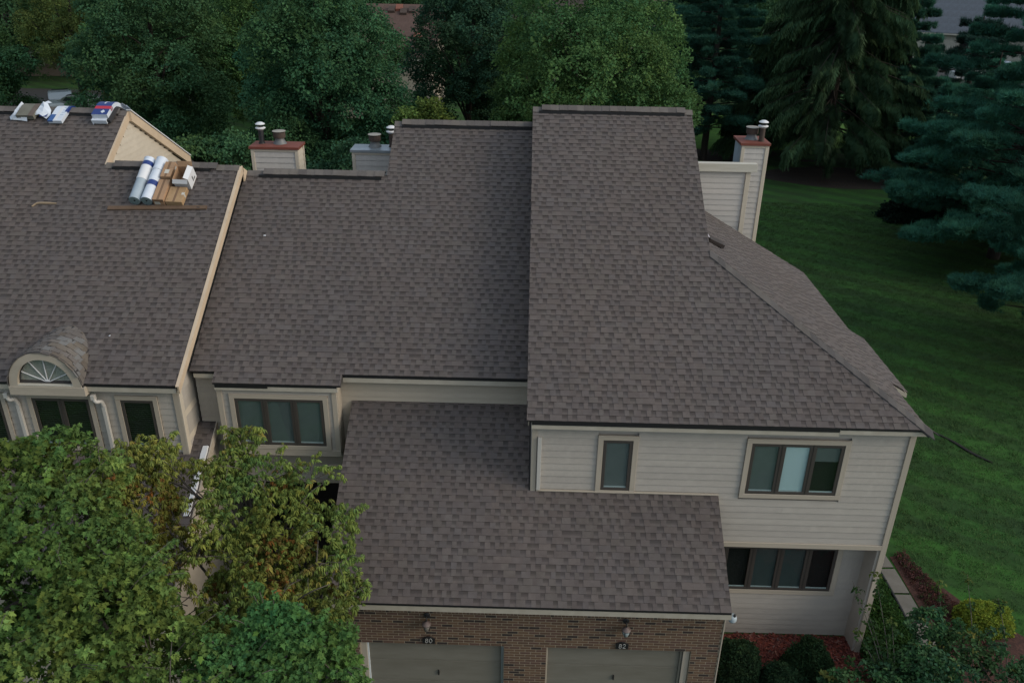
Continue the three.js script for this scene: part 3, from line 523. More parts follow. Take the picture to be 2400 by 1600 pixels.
  part('rake_trim', new MB().prism([at(xr - 0.03, 0, -0.16), at(xr - 0.03, dU, -0.16), at(xr - 0.03, dU, -0.012), at(xr - 0.03, 0, -0.012)], V3(0.02, 0, 0)).prism([at(xl + 0.02, 0, -0.16), at(xl + 0.02, dM, -0.16), at(xl + 0.02, dM, -0.012), at(xl + 0.02, 0, -0.012)], V3(0.02, 0, 0)).geo(), M.trim, GAR);
  part('apron_flashing', trimBox(0.42, 3.92, 3.985, 4.01, -1.6, -1.55), M.trim, GAR);
}

// ---------------------------------------------------------------- the townhouse with the arched dormer
const HL = thing('townhouse', 'cream-gabled townhouse with an arched sunburst dormer and roofing supplies on its slope', 'house', -10, 0, -6);
{
  const E = [5.65, -2.35], at = onRoof(...E), xl = -17, xr = -6.52, xg = -9.70, rD = 6.64 / CO, lD = 5.103 / CO, zw = -2.55;
  const wall = part('wall', new MB().box(xl, -6.66, 3.6, 5.48, -11.5, zw - 0.055).box(xl, -6.66, 0, 3.6, -11.5, -3.2).prism([V3(-6.64, 3.6, zw - 0.06), V3(-6.64, 5.46, zw - 0.06), at(-6.64, lD, -0.1), V3(-6.64, 5.4, -11.5), V3(-6.64, 3.6, -11.5)], V3(-0.05, 0, 0)).geo(), M.siding, HL);
  const w3 = windowUnit(HL, -7.83, -7.18, 4.10, 5.205, zw, ['dark'], 'single dark window with a louvred blind', 0.095, true), w2 = windowUnit(HL, -9.60, -8.46, 4.09, 5.205, zw, ['dark', 'dark'], 'double dark window below the arched dormer', 0.095, true), w1 = windowUnit(HL, -11.35, -10.22, 4.09, 5.205, zw, ['dark', 'dark'], 'dark double window at the picture edge', 0.095, true);
  siding(wall, 0, -14, -6.76, 3.85, 5.45, zw - 0.015, [w1, w2, w3], 91);
  siding(wall, 1, 2.62, 3.25, 3.85, 5.50, -6.642, [], 92, [M.cream, M.siding]);
  cornerBoard(HL, -6.765, -6.655, 3.7, 5.45, zw - 0.03, zw + 0.025); cornerBoard(HL, -6.655, -6.625, 3.7, 5.45, zw - 0.12, zw + 0.025, M.cream);
  eaveTrim(HL, -8.37, -6.60, 5.645, -2.35, 0.05, 0.12, 93, 0.004); eaveTrim(HL, -14, -9.86, 5.645, -2.35, 0.04, 0.12, 94, 0.003);
  const roof = part('roof', merge([deckSlab(at, [[xl, 0], [xr, 0], [xr, lD], [xg, lD], [xg, rD], [xl, rD]]),
    new MB().prism([V3(xl, 9.44, -8.99), V3(xg, 9.44, -8.99), V3(xg, 6.9, -13.4), V3(xl, 6.9, -13.4)], V3(0, 0.06, 0)).prism([V3(xg, 8.55, -7.46), V3(xr, 8.55, -7.46), V3(xr, 6.6, -10.8), V3(xg, 6.6, -10.8)], V3(0, 0.06, 0)).geo()]), M.deck, HL);
  const dx0 = -9.86 - xl, dx1 = -8.37 - xl; // dormer gap at the eave
  shingles(roof, at(xl, 0), X, FRONT_US, rD, (d) => { const b = d < lD ? xr - xl - 0.02 : xg - xl - 0.02; return d < 0.3 ? [[1, dx0], [dx1, b]] : [[1, b]]; }, 290, 95, (p) => p.d + (p.X0 < 3 ? 9 : 0));
  ridgeCaps(roof, -14.5, xg - 0.02, 9.532, -8.99, 96, -14.4, xg - 0.25); ridgeCaps(roof, xg + 0.03, xr - 0.06, 8.637, -7.46, 97, xg + 0.2, xr - 0.7);
  // rake board with metal drip edge beside the lower roof of the neighbour
  part('rake_board', new MB().prism([at(xr - 0.02, -0.09, -0.135), at(xr - 0.02, lD, -0.135), at(xr - 0.02, lD + 0.03, 0.012), at(xr - 0.02, -0.03, 0.012)], V3(0.03, 0, 0)).geo(), M.trimNew, HL, 'new cream rake board');
  part('drip_edge', new MB().prism([at(xr - 0.055, -0.03, 0.004), at(xr - 0.055, lD, 0.004), at(xr - 0.055, lD, 0.022), at(xr - 0.055, -0.03, 0.022)], V3(0.07, 0, 0)).geo(), M.trimNew, HL);
  part('rake_board', new MB().prism([V3(xr - 0.02, 8.28, -7.5), V3(xr - 0.02, 8.62, -7.47), V3(xr - 0.02, 7.6, -9.3), V3(xr - 0.02, 7.25, -9.3)], V3(0.03, 0, 0)).geo(), M.trimNew, HL);
  // gable wall above the lower ridge, facing the neighbour
  const gp = at(xg, rD, -0.02), gable = part('gable_wall', new MB().prism([at(xg - 0.06, lD - 0.25, -0.04), V3(xg - 0.06, gp.y - 0.03, gp.z), V3(xg - 0.06, gp.y - 0.03 - T * 3.3, gp.z - 3.3)], V3(0.04, 0, 0)).geo(), M.cream, HL, 'triangular cream gable with lap siding');
  siding(gable, 1, 0, 0, 8.0, gp.y - 0.22, xg - 0.018, [], 98, [M.cream, M.cream, mat([0.58, 0.515, 0.415], { roughness: 0.65, map: paintTex })], (y) => { const k = (gp.y - 0.12 - y) / T; return [-gp.z - k + 0.12, -gp.z + k - 0.03]; });
  part('rake_board', new MB().prism([at(xg - 0.02, lD - 0.02, -0.17), at(xg - 0.02, rD + 0.02, -0.17), at(xg - 0.02, rD + 0.02, 0.01), at(xg - 0.02, lD - 0.02, 0.01)], V3(0.04, 0, 0)).geo(), M.trimNew, HL);
  { const b = (h, n) => V3(xg - 0.02, gp.y + 0.03 - T * h - n, gp.z - h); part('rake_board', new MB().prism([b(-0.02, 0.24), b(-0.02, 0), b(3.2, 0), b(3.2, 0.24)], V3(0.10, 0, 0)).geo(), M.trimNew, HL); part('drip_edge', new MB().prism([b(-0.02, -0.02), b(3.2, -0.02), b(3.2, -0.05), b(-0.02, -0.05)], V3(0.12, 0, 0)).geo(), M.white, HL); part('painted_shadow_strip', new MB().prism([b(0.1, 0.275), b(0.1, 0.245), b(3.1, 0.245), b(3.1, 0.275)], V3(0.012, 0, 0)).geo(), M.black, HL); }  // last piece: black strip painted as the shadow line under the rake board
  // arched dormer
  const cx = -9.085, ry = 0.74, rx = 0.70, by = 5.585, zf = -2.36;
  const arc = (a, b, n = 28, x0 = cx, y0 = by) => Array.from({ length: n + 1 }, (_, i) => { const t = Math.PI * (1 - i / n); return new THREE.Vector2(x0 + a * Math.cos(t), y0 + b * Math.sin(t)); });
  { const s = new THREE.Shape(arc(rx, ry)); s.holes.push(new THREE.Path(arc(0.535, 0.565, 28, cx, by + 0.03)));
    const g = plain(new THREE.ExtrudeGeometry(s, { depth: 0.09, bevelEnabled: true, bevelSize: 0.006, bevelThickness: 0.006, bevelSegments: 1 })); g.translate(0, 0, zf - 0.02);
    const dm = part('dormer', g, M.trim, HL, 'arched dormer front with sunburst window');
    part('dormer_band', trimBox(cx - rx - 0.03, cx + rx + 0.05, 5.405, by + 0.008, zf - 0.12, zf + 0.085), M.trim, HL);
    part('dormer_sill', trimBox(cx - 0.56, cx + 0.56, by + 0.005, by + 0.05, zf - 0.06, zf + 0.075), M.capWhite, dm);
    const ps = new THREE.Shape(arc(0.55, 0.575, 28, cx, by + 0.03)), pg = plain(new THREE.ExtrudeGeometry(ps, { depth: 0.004, bevelEnabled: false })); pg.translate(0, 0, zf - 0.045); part('pane', pg, M.glass, dm);
    const bg = pg.clone(); bg.translate(0, 0, -0.008); part('shade', bg, mat([0.46, 0.41, 0.385], { roughness: 0.9 }), dm);
    for (let i = 0; i < 5; i++) { const a = Math.PI * (0.155 + i * 0.1725), c = V3(cx, by + 0.06, zf - 0.03), e = V3(cx + 0.56 * Math.cos(a), by + 0.03 + 0.56 * Math.sin(a), zf - 0.03); part('sunburst_bar', tube([c, e], 0.011, 6, 2), M.white, dm); }
    part('sunburst_hub', lathe([[0, 0.008], [0.05, 0.006], [0.055, 0]], 16).rotateX(Math.PI / 2).translate(cx, by + 0.065, zf - 0.025), M.white, dm);
    part('dormer_rim', merge([tube(arc(0.537, 0.567, 16, cx, by + 0.03).map((p) => V3(p.x, p.y, zf - 0.02)), 0.014, 6, 32), tube(arc(rx + 0.012, ry + 0.014, 16).map((p) => V3(p.x, p.y, zf + 0.055)), 0.014, 6, 32)]), M.black, dm);
    // barrel roof of single shingles, uneven where it was patched
    const R = rng(99), vr = part('dormer_roof', (() => { const mb = new MB(), A = arc(rx + 0.015, ry + 0.015, 20); for (let i = 0; i < 20; i++) mb.quad(V3(A[i].x, A[i].y, zf + 0.055), V3(A[i + 1].x, A[i + 1].y, zf + 0.055), V3(A[i + 1].x, A[i + 1].y, zf - 1.7), V3(A[i].x, A[i].y, zf - 1.7)); return mb.geo(); })(), M.deck, HL);
    const tan = [M.cap3, mat([0.165, 0.142, 0.118], { roughness: 0.95, map: granuleTex }), M.cap, mat([0.19, 0.188, 0.185], { roughness: 0.95, map: granuleTex }), mat([0.145, 0.122, 0.10], { roughness: 0.95, map: granuleTex })];
    for (let k = 0; k < 11; k++) for (let i = 0; i < 13; i++) {
      const t0 = Math.PI * (0.03 + 0.94 * (i + (k % 2) * 0.4 + (R() - 0.5) * 0.2) / 13), t1 = t0 + 0.25, z0 = zf + 0.09 - k * 0.15 - (R() - 0.5) * 0.04, z1 = z0 - 0.19, l = 0.020 + R() * 0.012, g = new MB(), ang = (t, q) => V3(cx + (rx + q) * Math.cos(t), by + (ry + q) * Math.sin(t), 0);
      const lim = (t) => { const y = by + ry * Math.sin(t); return -2.35 - (y - 5.65) / T; }; if (z1 < lim((t0 + t1) / 2) - 0.22 || t1 > Math.PI) continue;
      const P = (t, z, q) => { const v = ang(t, q); v.z = z; return v; };
      g.quad(P(t0, z0, l), P(t1, z0 + (R() - 0.5) * 0.03, l), P(t1, z1, 0.018), P(t0, z1, 0.018)).quad(P(t0, z0, 0.005), P(t1, z0, 0.005), P(t1, z0, l), P(t0, z0, l)).quad(P(t0, z0, 0.005), P(t0, z0, l), P(t0, z1, 0.018), P(t0, z1, 0.005)).quad(P(t1, z0, l), P(t1, z0, 0.005), P(t1, z1, 0.005), P(t1, z1, 0.018));
      part('shingle', g.geo(), t0 < 1.35 ? tan[Math.floor(R() * 5)] : [M.cap, M.cap2][Math.floor(R() * 2)], vr);
    } }
  // two downspouts with elbows under the eave
  for (const x of [-9.93, -8.215]) part('downspout', merge([trimBox(x - 0.10, x - 0.02, 5.27, 5.38, -2.45, -2.36), tube([V3(x - 0.06, 5.30, -2.40), V3(x - 0.02, 5.22, -2.40), V3(x + 0.04, 5.2, -2.46), V3(x + 0.05, 5.08, -2.50)], 0.042, 8, 10), trimBox(x + 0.015, x + 0.085, 3.75, 5.10, -2.535, -2.47)]), M.pipe, HL);
  // lower roof in front under the windows
  const pat = onRoof(2.48, 0.0), pl = 2.55 / CO, pd = 3.2 / CO; const porch = part('porch_roof', merge([deckSlab(pat, [[-14, 0], [-6.27, 0], [-6.27, pd], [-6.64, pd], [-6.64, pl], [-14, pl]])]), M.deck, HL);
  shingles(porch, pat(-14, 0), X, FRONT_US, pd - 0.02, (d) => d < pl ? [[2, 7.73]] : [[7.37, 7.73]], 0, 101);
  part('porch_rake', new MB().prism([pat(-6.27, 0, -0.18), pat(-6.27, pd, -0.18), pat(-6.27, pd, -0.005), pat(-6.27, 0, -0.005)], V3(0.025, 0, 0)).geo(), M.trim, HL);
  part('porch_wall', boxGeo(-14, -6.33, -0.4, 2.45, -3.2, -0.25), M.trim, HL); 
  part('porch_side_wall', new MB().prism([V3(-6.33, -0.3, -0.3), V3(-6.33, 2.5, -0.3), V3(-6.33, 4.1, -3.15), V3(-6.33, -0.3, -3.15)], V3(0.03, 0, 0)).geo(), M.trim, HL);
}
{ // bent strip of white sheet metal lying on the rake of the low roof
  const g = thing('metal_strip', 'white bent metal flashing strip lying down the edge of the low entry roof', 'flashing', -6.4, 3.7, -2.1), pat = onRoof(2.48, 0);
  const mb = new MB(), n = 8; for (let i = 0; i < n; i++) { const d0 = lerp(1.6, 3.12, i / n), d1 = lerp(1.6, 3.12, (i + 1) / n), w = (d) => 0.05 + 0.01 * Math.sin(d * 9), xc = (d) => -6.40 + 0.018 * d; mb.quad(pat(xc(d0) - w(d0), d0, 0.03), pat(xc(d0) + w(d0), d0, 0.045), pat(xc(d1) + w(d1), d1, 0.045), pat(xc(d1) - w(d1), d1, 0.03)).quad(pat(xc(d0) + w(d0), d0, 0.045), pat(xc(d0) + w(d0) + 0.01, d0, 0.0), pat(xc(d1) + w(d1) + 0.01, d1, 0.0), pat(xc(d1) + w(d1), d1, 0.045)).quad(pat(xc(d0) - w(d0), d0, 0.03), pat(xc(d1) - w(d1), d1, 0.03), pat(xc(d1) - w(d1), d1, 0.022), pat(xc(d0) - w(d0), d0, 0.022)); }
  part('strip', mb.geo(), M.white, g);
}

// ---------------------------------------------------------------- things fixed to the garage
function plaque(text, x, label) {
  const t = thing('number_plaque', label, 'house number', x, 1.67, 0.02), s = new THREE.Shape(); s.moveTo(-0.115, -0.08); s.lineTo(0.115, -0.08); s.lineTo(0.115, 0.045); s.bezierCurveTo(0.08, 0.05, 0.07, 0.088, 0, 0.088); s.bezierCurveTo(-0.07, 0.088, -0.08, 0.05, -0.115, 0.045); s.closePath();
  const g = plain(new THREE.ExtrudeGeometry(s, { depth: 0.012, bevelEnabled: true, bevelSize: 0.003, bevelThickness: 0.003, bevelSegments: 1 })); const m = fin(new THREE.Mesh(g, M.black)); m.name = 'plate'; t.add(m);
  const seg = { 8: (cx) => [[cx, 0.022, 0.021, 0.022], [cx, -0.024, 0.024, 0.026]], 0: (cx) => [[cx, -0.002, 0.025, 0.05]] };
  const ring = (cx, cy, rx, ry) => tube(Array.from({ length: 17 }, (_, i) => V3(cx + rx * Math.cos(i / 16 * 2 * Math.PI), cy + ry * Math.sin(i / 16 * 2 * Math.PI), 0.018)), 0.0065, 5, 32);
  [...text].forEach((ch, i) => {
    const cx = i ? 0.037 : -0.037, geo = ch === '2' ? tube([V3(cx - 0.024, 0.022, 0.018), V3(cx - 0.012, 0.045, 0.018), V3(cx + 0.012, 0.045, 0.018), V3(cx + 0.022, 0.022, 0.018), V3(cx + 0.004, -0.01, 0.018), V3(cx - 0.026, -0.048, 0.018), V3(cx, -0.049, 0.018), V3(cx + 0.028, -0.048, 0.018)], 0.0065, 5, 32) : merge(seg[ch](cx).map((q) => ring(...q)));
    const d = fin(new THREE.Mesh(geo, mat([0.34, 0.34, 0.32]))); d.name = 'digit'; t.add(d);
  });
}
plaque('80', -1.53, 'house number plaque reading eight zero on the brick nearer the olive tree');
plaque('82', 2.095, 'house number plaque reading eight two on the brick nearer the mulch bed');
function wallLamp(x, label, bright) {
  const t = thing('wall_lamp', label, 'wall lamp', x, 2.15, 0.02), P = (n, g, m) => { const q = fin(new THREE.Mesh(g, m)); q.name = n; t.add(q); };
  P('mount', lathe([[0, 0.02], [0.055, 0.018], [0.06, 0]], 16).rotateX(Math.PI / 2).translate(0, 0.13, 0), M.darkMetal);
  P('arm', tube([V3(0, 0.13, 0.01), V3(0, 0.17, 0.06), V3(0, 0.13, 0.11), V3(0, 0.07, 0.11)], 0.011, 6, 10), M.darkMetal);
  P('hood', lathe([[0, 0.09], [0.03, 0.08], [0.085, 0.03], [0.09, 0.02], [0.02, 0.02]], 12, 0, 0, 0.11), mat([0.16, 0.12, 0.11], { roughness: 0.5 }));
  P('glass_body', lathe([[0.065, 0.02], [0.07, -0.03], [0.045, -0.12], [0.0, -0.13]], 8, 0, 0, 0.11), bright ? mat([0.35, 0.42, 0.44], { roughness: 0.2 }) : mat([0.22, 0.20, 0.18], { roughness: 0.2 }));
  P('cage', merge([0, 1, 2, 3].map((k) => { const a = k * Math.PI / 2 + 0.4, c = Math.cos(a), s = Math.sin(a); return tube([V3(c * 0.075, 0.02, 0.11 + s * 0.075), V3(c * 0.08, -0.03, 0.11 + s * 0.08), V3(c * 0.05, -0.125, 0.11 + s * 0.05)], 0.007, 5, 6); })), M.darkMetal);
}
wallLamp(-1.545, 'small dark lantern lamp on the bricks above the 80 plaque', false);
wallLamp(2.125, 'small dark lantern lamp with pale glass above the 82 plaque', true);
{ const t = thing('floodlight', 'small pale floodlight at the end of the garage fascia', 'floodlight', 3.99, 2.63, 0.22), P = (n, g, m) => { const q = fin(new THREE.Mesh(g, m)); q.name = n; t.add(q); };
  P('housing', lathe([[0, 0.06], [0.05, 0.055], [0.075, 0.0], [0.075, -0.06], [0.06, -0.085], [0, -0.09]], 16), mat([0.36, 0.42, 0.45], { roughness: 0.5 }));
  P('bracket', boxGeo(-0.1, 0, -0.02, 0.03, -0.02, 0.02), M.pipe); P('sensor', lathe([[0, 0.1], [0.025, 0.09], [0.025, 0.05]], 10, 0.02, 0, 0.03), M.black); }

// ---------------------------------------------------------------- roofing supplies on the slope
const sup = onRoof(5.65, -2.35), rd = (h) => h / CO; // h: run back from the eave
const local = (name, geo, m, t, label) => part(name, geo, m, t, label);
{ // shingle bundles bent over the ridge
  const ridgeH = 6.64, bend = (s, n) => { // s: metres along the section from the ridge, towards the front; n: off the roof
    const r = 0.16, a = Math.atan(T), lim = r * a, p = V3(0, 9.525, -8.99); let ang, y, z;
    if (Math.abs(s) < lim) { ang = s / r; y = -r + r * Math.cos(ang); z = r * Math.sin(ang); } else { const q = Math.sign(s), e = Math.abs(s) - lim; ang = q * a; y = -r + r * Math.cos(a) - e * SI; z = q * (r * Math.sin(a) + e * CO); }
    return V3(0, p.y + 0.03 + y + n * Math.cos(ang), p.z + z + n * Math.sin(ang)); };
  const slab = (x0, x1, s0, s1, n0, n1, skew = 0, n = 14) => { const mb = new MB(), P = (x, s, q) => { const v = bend(s, q); v.x = x + skew * s; return v; };
    for (let i = 0; i < n; i++) { const a = lerp(s0, s1, i / n), b = lerp(s0, s1, (i + 1) / n); mb.quad(P(x0, a, n1), P(x0, b, n1), P(x1, b, n1), P(x1, a, n1)).quad(P(x0, a, n0), P(x0, b, n0), P(x0, b, n1), P(x0, a, n1)).quad(P(x1, b, n0), P(x1, a, n0), P(x1, a, n1), P(x1, b, n1)); }
    mb.quad(P(x0, s1, n0), P(x1, s1, n0), P(x1, s1, n1), P(x0, s1, n1)).quad(P(x1, s0, n0), P(x0, s0, n0), P(x0, s0, n1), P(x1, s0, n1)); return mb.geo(); };
  const crumple = (pts, seed, m, t, name = 'wrapper') => { const R = rng(seed), mb = new MB(), n = pts.length; for (let i = 0; i + 1 < n; i++) { const [a, b] = pts[i], [c, d] = pts[i + 1], mid = a.clone().add(b).multiplyScalar(0.5).add(V3(0, 0.05 + 0.03 * R(), 0.02)), mid2 = c.clone().add(d).multiplyScalar(0.5).add(V3(0, 0.04 + 0.04 * R(), 0)); mb.quad(a, mid, mid2, c).quad(mid, b, d, mid2); } part(name, mb.geo(), m, t); };
  const on = (x, s, n) => { const v = bend(s, n); v.x = x; return v; };
  let t = thing('shingle_bundle', 'opened bundle of grey shingles with a torn white wrapper, draped on the ridge', 'shingle bundle', -11.95, 9.3, -8.9);
  part('shingles', slab(-12.20, -11.78, -0.42, 0.40, 0.0, 0.125, -0.12), mat([0.19, 0.188, 0.155], { roughness: 0.95, map: granuleTex }), t);
  part('shingles', slab(-11.90, -11.775, -0.41, 0.415, 0.125, 0.131, -0.12), mat([0.15, 0.118, 0.10], { roughness: 0.95, map: granuleTex }), t, 'browner top strip');
  crumple([[on(-12.26, 0.02, 0.09), on(-12.22, 0.0, 0.12)], [on(-12.40, 0.2, 0.03), on(-12.27, 0.2, 0.08)], [on(-12.46, 0.34, 0.01), on(-12.25, 0.31, 0.05)], [on(-12.40, 0.44, 0.0), on(-12.2, 0.36, 0.03)]], 4, M.wrap, t);
  crumple([[on(-12.40, 0.42, 0.0), on(-12.28, 0.32, 0.06)], [on(-12.15, 0.44, 0.0), on(-12.12, 0.36, 0.05)], [on(-11.99, 0.47, 0.0), on(-11.99, 0.38, 0.04)]], 5, M.wrap, t);
  crumple([[on(-11.74, -0.08, 0.14), on(-11.58, -0.06, 0.16)], [on(-11.76, 0.05, 0.13), on(-11.60, 0.02, 0.15)], [on(-11.78, 0.14, 0.12), on(-11.50, 0.12, 0.05)], [on(-11.82, 0.26, 0.10), on(-11.48, 0.26, 0.03)], [on(-11.86, 0.33, 0.06), on(-11.55, 0.38, 0.01)]], 6, M.wrap, t);
  part('print', slab(-11.70, -11.52, 0.22, 0.35, 0.052, 0.058, -0.05), M.wrapBlue, t);
  t = thing('shingle_bundle', 'white wrapped shingle bundle lying over the ridge between two other bundles', 'shingle bundle', -11.2, 9.3, -8.9);
  part('wrapper', slab(-11.38, -11.05, -0.35, 0.52, 0.0, 0.085, -0.12), M.wrap, t);
  part('print', slab(-11.385, -11.26, 0.30, 0.525, 0.05, 0.088, -0.12), mat([0.03, 0.09, 0.26], { roughness: 0.4 }), t); part('print', slab(-11.105, -11.046, -0.2, 0.2, 0.03, 0.087, -0.12), M.wrapBlue, t); part('print', slab(-11.25, -11.18, 0.0, 0.49, 0.05, 0.0865, -0.12), M.white, t);
  for (let i = 0; i < 4; i++) part('print', slab(-11.165, -11.09, 0.05 + i * 0.08, 0.08 + i * 0.08, 0.05, 0.0865, -0.12), mat([0.40, 0.47, 0.56], { roughness: 0.4 }), t);
  t = thing('shingle_bundle', 'blue, red and white wrapped pair of shingle bundles stacked over the ridge end', 'shingle bundle', -10.15, 9.35, -8.9);
  part('wrapper', slab(-10.34, -9.98, -0.42, 0.50, 0.0, 0.10, -0.10), M.wrap, t);
  part('shingles', slab(-9.985, -9.90, -0.40, 0.47, 0.0, 0.09, -0.10), mat([0.03, 0.03, 0.032], { roughness: 0.9 }), t);
  part('wrapper', slab(-10.33, -9.95, -0.40, 0.41, 0.103, 0.20, -0.10), M.wrap, t);
  part('print', slab(-10.335, -9.96, -0.36, 0.10, 0.12, 0.204, -0.10), M.wrapBlue, t); part('print', slab(-10.335, -9.95, 0.102, 0.20, 0.12, 0.205, -0.10), M.wrapRed, t); part('print', slab(-10.335, -9.96, 0.202, 0.405, 0.12, 0.204, -0.10), M.wrapBlue, t);
  { const c = on(-10.12, 0.30, 0.208), e = on(-10.12, 0.36, 0.208), u = e.clone().sub(c); const mb = new MB(); mb.quad(c.clone().sub(u), c.clone().add(V3(0.055, 0, 0)), c.clone().add(u), c.clone().add(V3(-0.055, 0, 0))); part('print', mb.geo(), M.wrap, t); part('print', slab(-10.17, -10.14, -0.08, 0.05, 0.203, 0.2065, -0.10), M.wrap, t); }
  crumple([[on(-9.95, -0.15, 0.19), on(-9.82, -0.12, 0.16)], [on(-9.93, -0.3, 0.17), on(-9.74, -0.26, 0.12)], [on(-9.92, -0.4, 0.1), on(-9.75, -0.36, 0.05)]], 7, M.wrap, t);
  crumple([[on(-10.36, 0.44, 0.06), on(-10.3, 0.44, 0.1)], [on(-10.36, 0.56, 0.0), on(-10.28, 0.38, 0.03)]], 8, M.wrap, t);
}
function roll(x0, h0, x1, h1, r, bands, label) {
  const a = sup(x0, rd(h0), r + 0.015), b = sup(x1, rd(h1), r + 0.015), L = a.distanceTo(b), t = thing('underlayment_roll', label, 'roll', a.x, a.y, a.z), q = new THREE.Quaternion().setFromUnitVectors(Y, b.clone().sub(a).normalize()), R = rng(Math.round(L * 1000));
  const seg = (n, s0, s1, rr, m, wob = 0) => { const pts = []; for (let i = 0; i <= 8; i++) pts.push([rr + wob * (R() - 0.5), lerp(s0, s1, i / 8) * L]); const g = lathe(pts, 26); g.applyQuaternion(q); const e = fin(new THREE.Mesh(g, m)); e.name = n; t.add(e); };
  for (const [n, s0, s1, rr, m, w] of bands) seg(n, s0, s1, r * rr, m, w);
  const end = lathe([[0.022, 0.004], [0.03, 0.0], [0.06, 0.002], [r * 0.97, 0.0], [r, 0.01]], 26); end.applyQuaternion(q); let e = fin(new THREE.Mesh(end, M.membrane)); e.name = 'roll_end'; t.add(e);
  const core = lathe([[0.026, 0.001], [0.026, 0.3], [0, 0.3]], 16); core.applyQuaternion(q); e = fin(new THREE.Mesh(core, M.black)); e.name = 'core'; t.add(e);
  const top = lathe([[0, L + 0.02], [r * 0.6, L + 0.015], [r * 0.98, L - 0.01]], 20); top.applyQuaternion(q); e = fin(new THREE.Mesh(top, M.wrap)); e.name = 'top_wrapper'; t.add(e);
}
roll(-8.63, 4.02, -8.62, 5.12, 0.125, [['membrane', 0, 0.5, 1, M.wrapGrey, 0.002], ['wrapper', 0.47, 0.8, 1.05, M.white, 0.007], ['print', 0.8, 0.9, 1.04, M.wrapBlue, 0.003], ['wrapper', 0.9, 1, 1.03, M.wrap, 0.008]], 'underlayment roll with silver lower half and blue band near its top');
roll(-8.36, 4.02, -8.33, 5.12, 0.125, [['wrapper', 0, 0.32, 1.0, M.wrap, 0.003], ['print', 0.32, 0.43, 1.025, M.wrapBlue, 0.003], ['wrapper', 0.43, 0.7, 1.03, M.wrap, 0.006], ['wrapper', 0.7, 1, 1.06, M.wrap, 0.012]], 'white wrapped underlayment roll with a blue band at its lower third');
function roofBox(name, x, h, w, len, ht, turn, label, m = M.kraft) { // a closed carton standing on the slope
  const o = sup(x, rd(h), 0.012), t = thing(name, label, 'cardboard box', o.x, o.y, o.z), b = new THREE.Matrix4().makeBasis(X, FRONT_US, V3(0, CO, SI)); t.quaternion.setFromRotationMatrix(b); t.rotateZ(turn);
  const P = (n, g, mm, l) => { const q = fin(new THREE.Mesh(g, mm)); q.name = n; if (l) q.userData.label = l; t.add(q); return q; };
  const g = plain(new RoundedBoxGeometry(w, len, ht, 2, 0.008)); g.translate(w / 2, len / 2, ht / 2); P('carton', g, m);
  P('tape', boxGeo(w / 2 - 0.025, w / 2 + 0.025, 0.004, len - 0.004, ht, ht + 0.0012), M.kraftDark); return [t, P];
}
{ let [t, P] = roofBox('cardboard_box', -8.22, 4.02, 0.25, 0.62, 0.19, -0.02, 'long cardboard box beside the white rolls, resting against the plank'); P('shipping_label', boxGeo(0.03, 0.15, -0.0015, -0.0002, 0.03, 0.12), M.capWhite); P('end_flap', boxGeo(0.01, 0.24, -0.006, -0.002, 0.12, 0.185), M.kraftDark);
  [t, P] = roofBox('cardboard_box', -8.19, 4.58, 0.24, 0.47, 0.25, -0.03, 'taller cardboard box with white label, above the long box'); P('shipping_label', boxGeo(0.07, 0.17, 0.10, 0.22, 0.2505, 0.252), M.capWhite); P('tape', boxGeo(0.2402, 0.2415, 0.30, 0.40, 0.08, 0.2), M.capWhite); P('fold_line', boxGeo(0.004, 0.236, 0.28, 0.288, 0.2505, 0.2515), M.kraftDark);
  [t, P] = roofBox('cardboard_box', -7.95, 4.02, 0.38, 0.46, 0.13, -0.03, 'flat cardboard box with a torn white label, resting on the plank', mat([0.42, 0.275, 0.15], { roughness: 0.85, map: grimeTex })); P('shipping_label', boxGeo(0.31, 0.381, 0.22, 0.29, 0.1305, 0.132), M.capWhite); P('shipping_label', boxGeo(0.3805, 0.382, 0.2, 0.25, 0.05, 0.13), M.capWhite); P('stain', boxGeo(0.05, 0.075, 0.36, 0.375, 0.1305, 0.1312), M.kraftDark); P('stain', boxGeo(0.03, 0.055, 0.06, 0.075, 0.1305, 0.1312), M.kraftDark); }
{ // open white carton lying on its side, brown inside
  const o = sup(-7.86, rd(4.46), 0.012), t = thing('open_carton', 'open white carton with brown inside, lying above the flat box', 'cardboard box', o.x, o.y, o.z), b = new THREE.Matrix4().makeBasis(X, FRONT_US, V3(0, CO, SI)); t.quaternion.setFromRotationMatrix(b); t.rotateZ(-0.03);
  const P = (n, g, mm) => { const q = fin(new THREE.Mesh(g, mm)); q.name = n; t.add(q); }, w = 0.36, l = 0.42, h = 0.30, e = 0.006;
  P('base', boxGeo(0, w, 0, l, 0, e), M.kraft); P('side_panel', new MB().box(0, e, 0, l, e, h).geo(), M.kraft); P('side_panel', new MB().box(w - e, w, 0, l, e, h).geo(), M.white); P('side_panel', new MB().box(e, w - e, 0, e, e, h).geo(), mat([0.5, 0.5, 0.5])); P('side_panel', new MB().box(e, w - e, l - e, l, e, h).geo(), M.kraft);
  P('flap', new MB().frame(V3(w - 0.002, 0.01, h), V3(-0.10, 0, 0.05), V3(0, l - 0.02, 0), V3(0.002, 0, 0.004)).geo(), M.white); P('flap', new MB().frame(V3(0.01, 0.002, h), V3(w - 0.02, 0, 0), V3(0, -0.07, -0.06), V3(0, -0.004, 0.003)).geo(), mat([0.45, 0.46, 0.47])); P('flap', new MB().frame(V3(0.01, l, h), V3(w - 0.02, 0, 0), V3(0, 0.06, 0.10), V3(0, 0.004, 0)).geo(), M.kraft);
  P('print', new MB().box(w + 0.0005, w + 0.001, 0.2, 0.24, 0.06, 0.2).box(w + 0.0005, w + 0.001, 0.26, 0.34, 0.06, 0.10).geo(), M.sash);
}
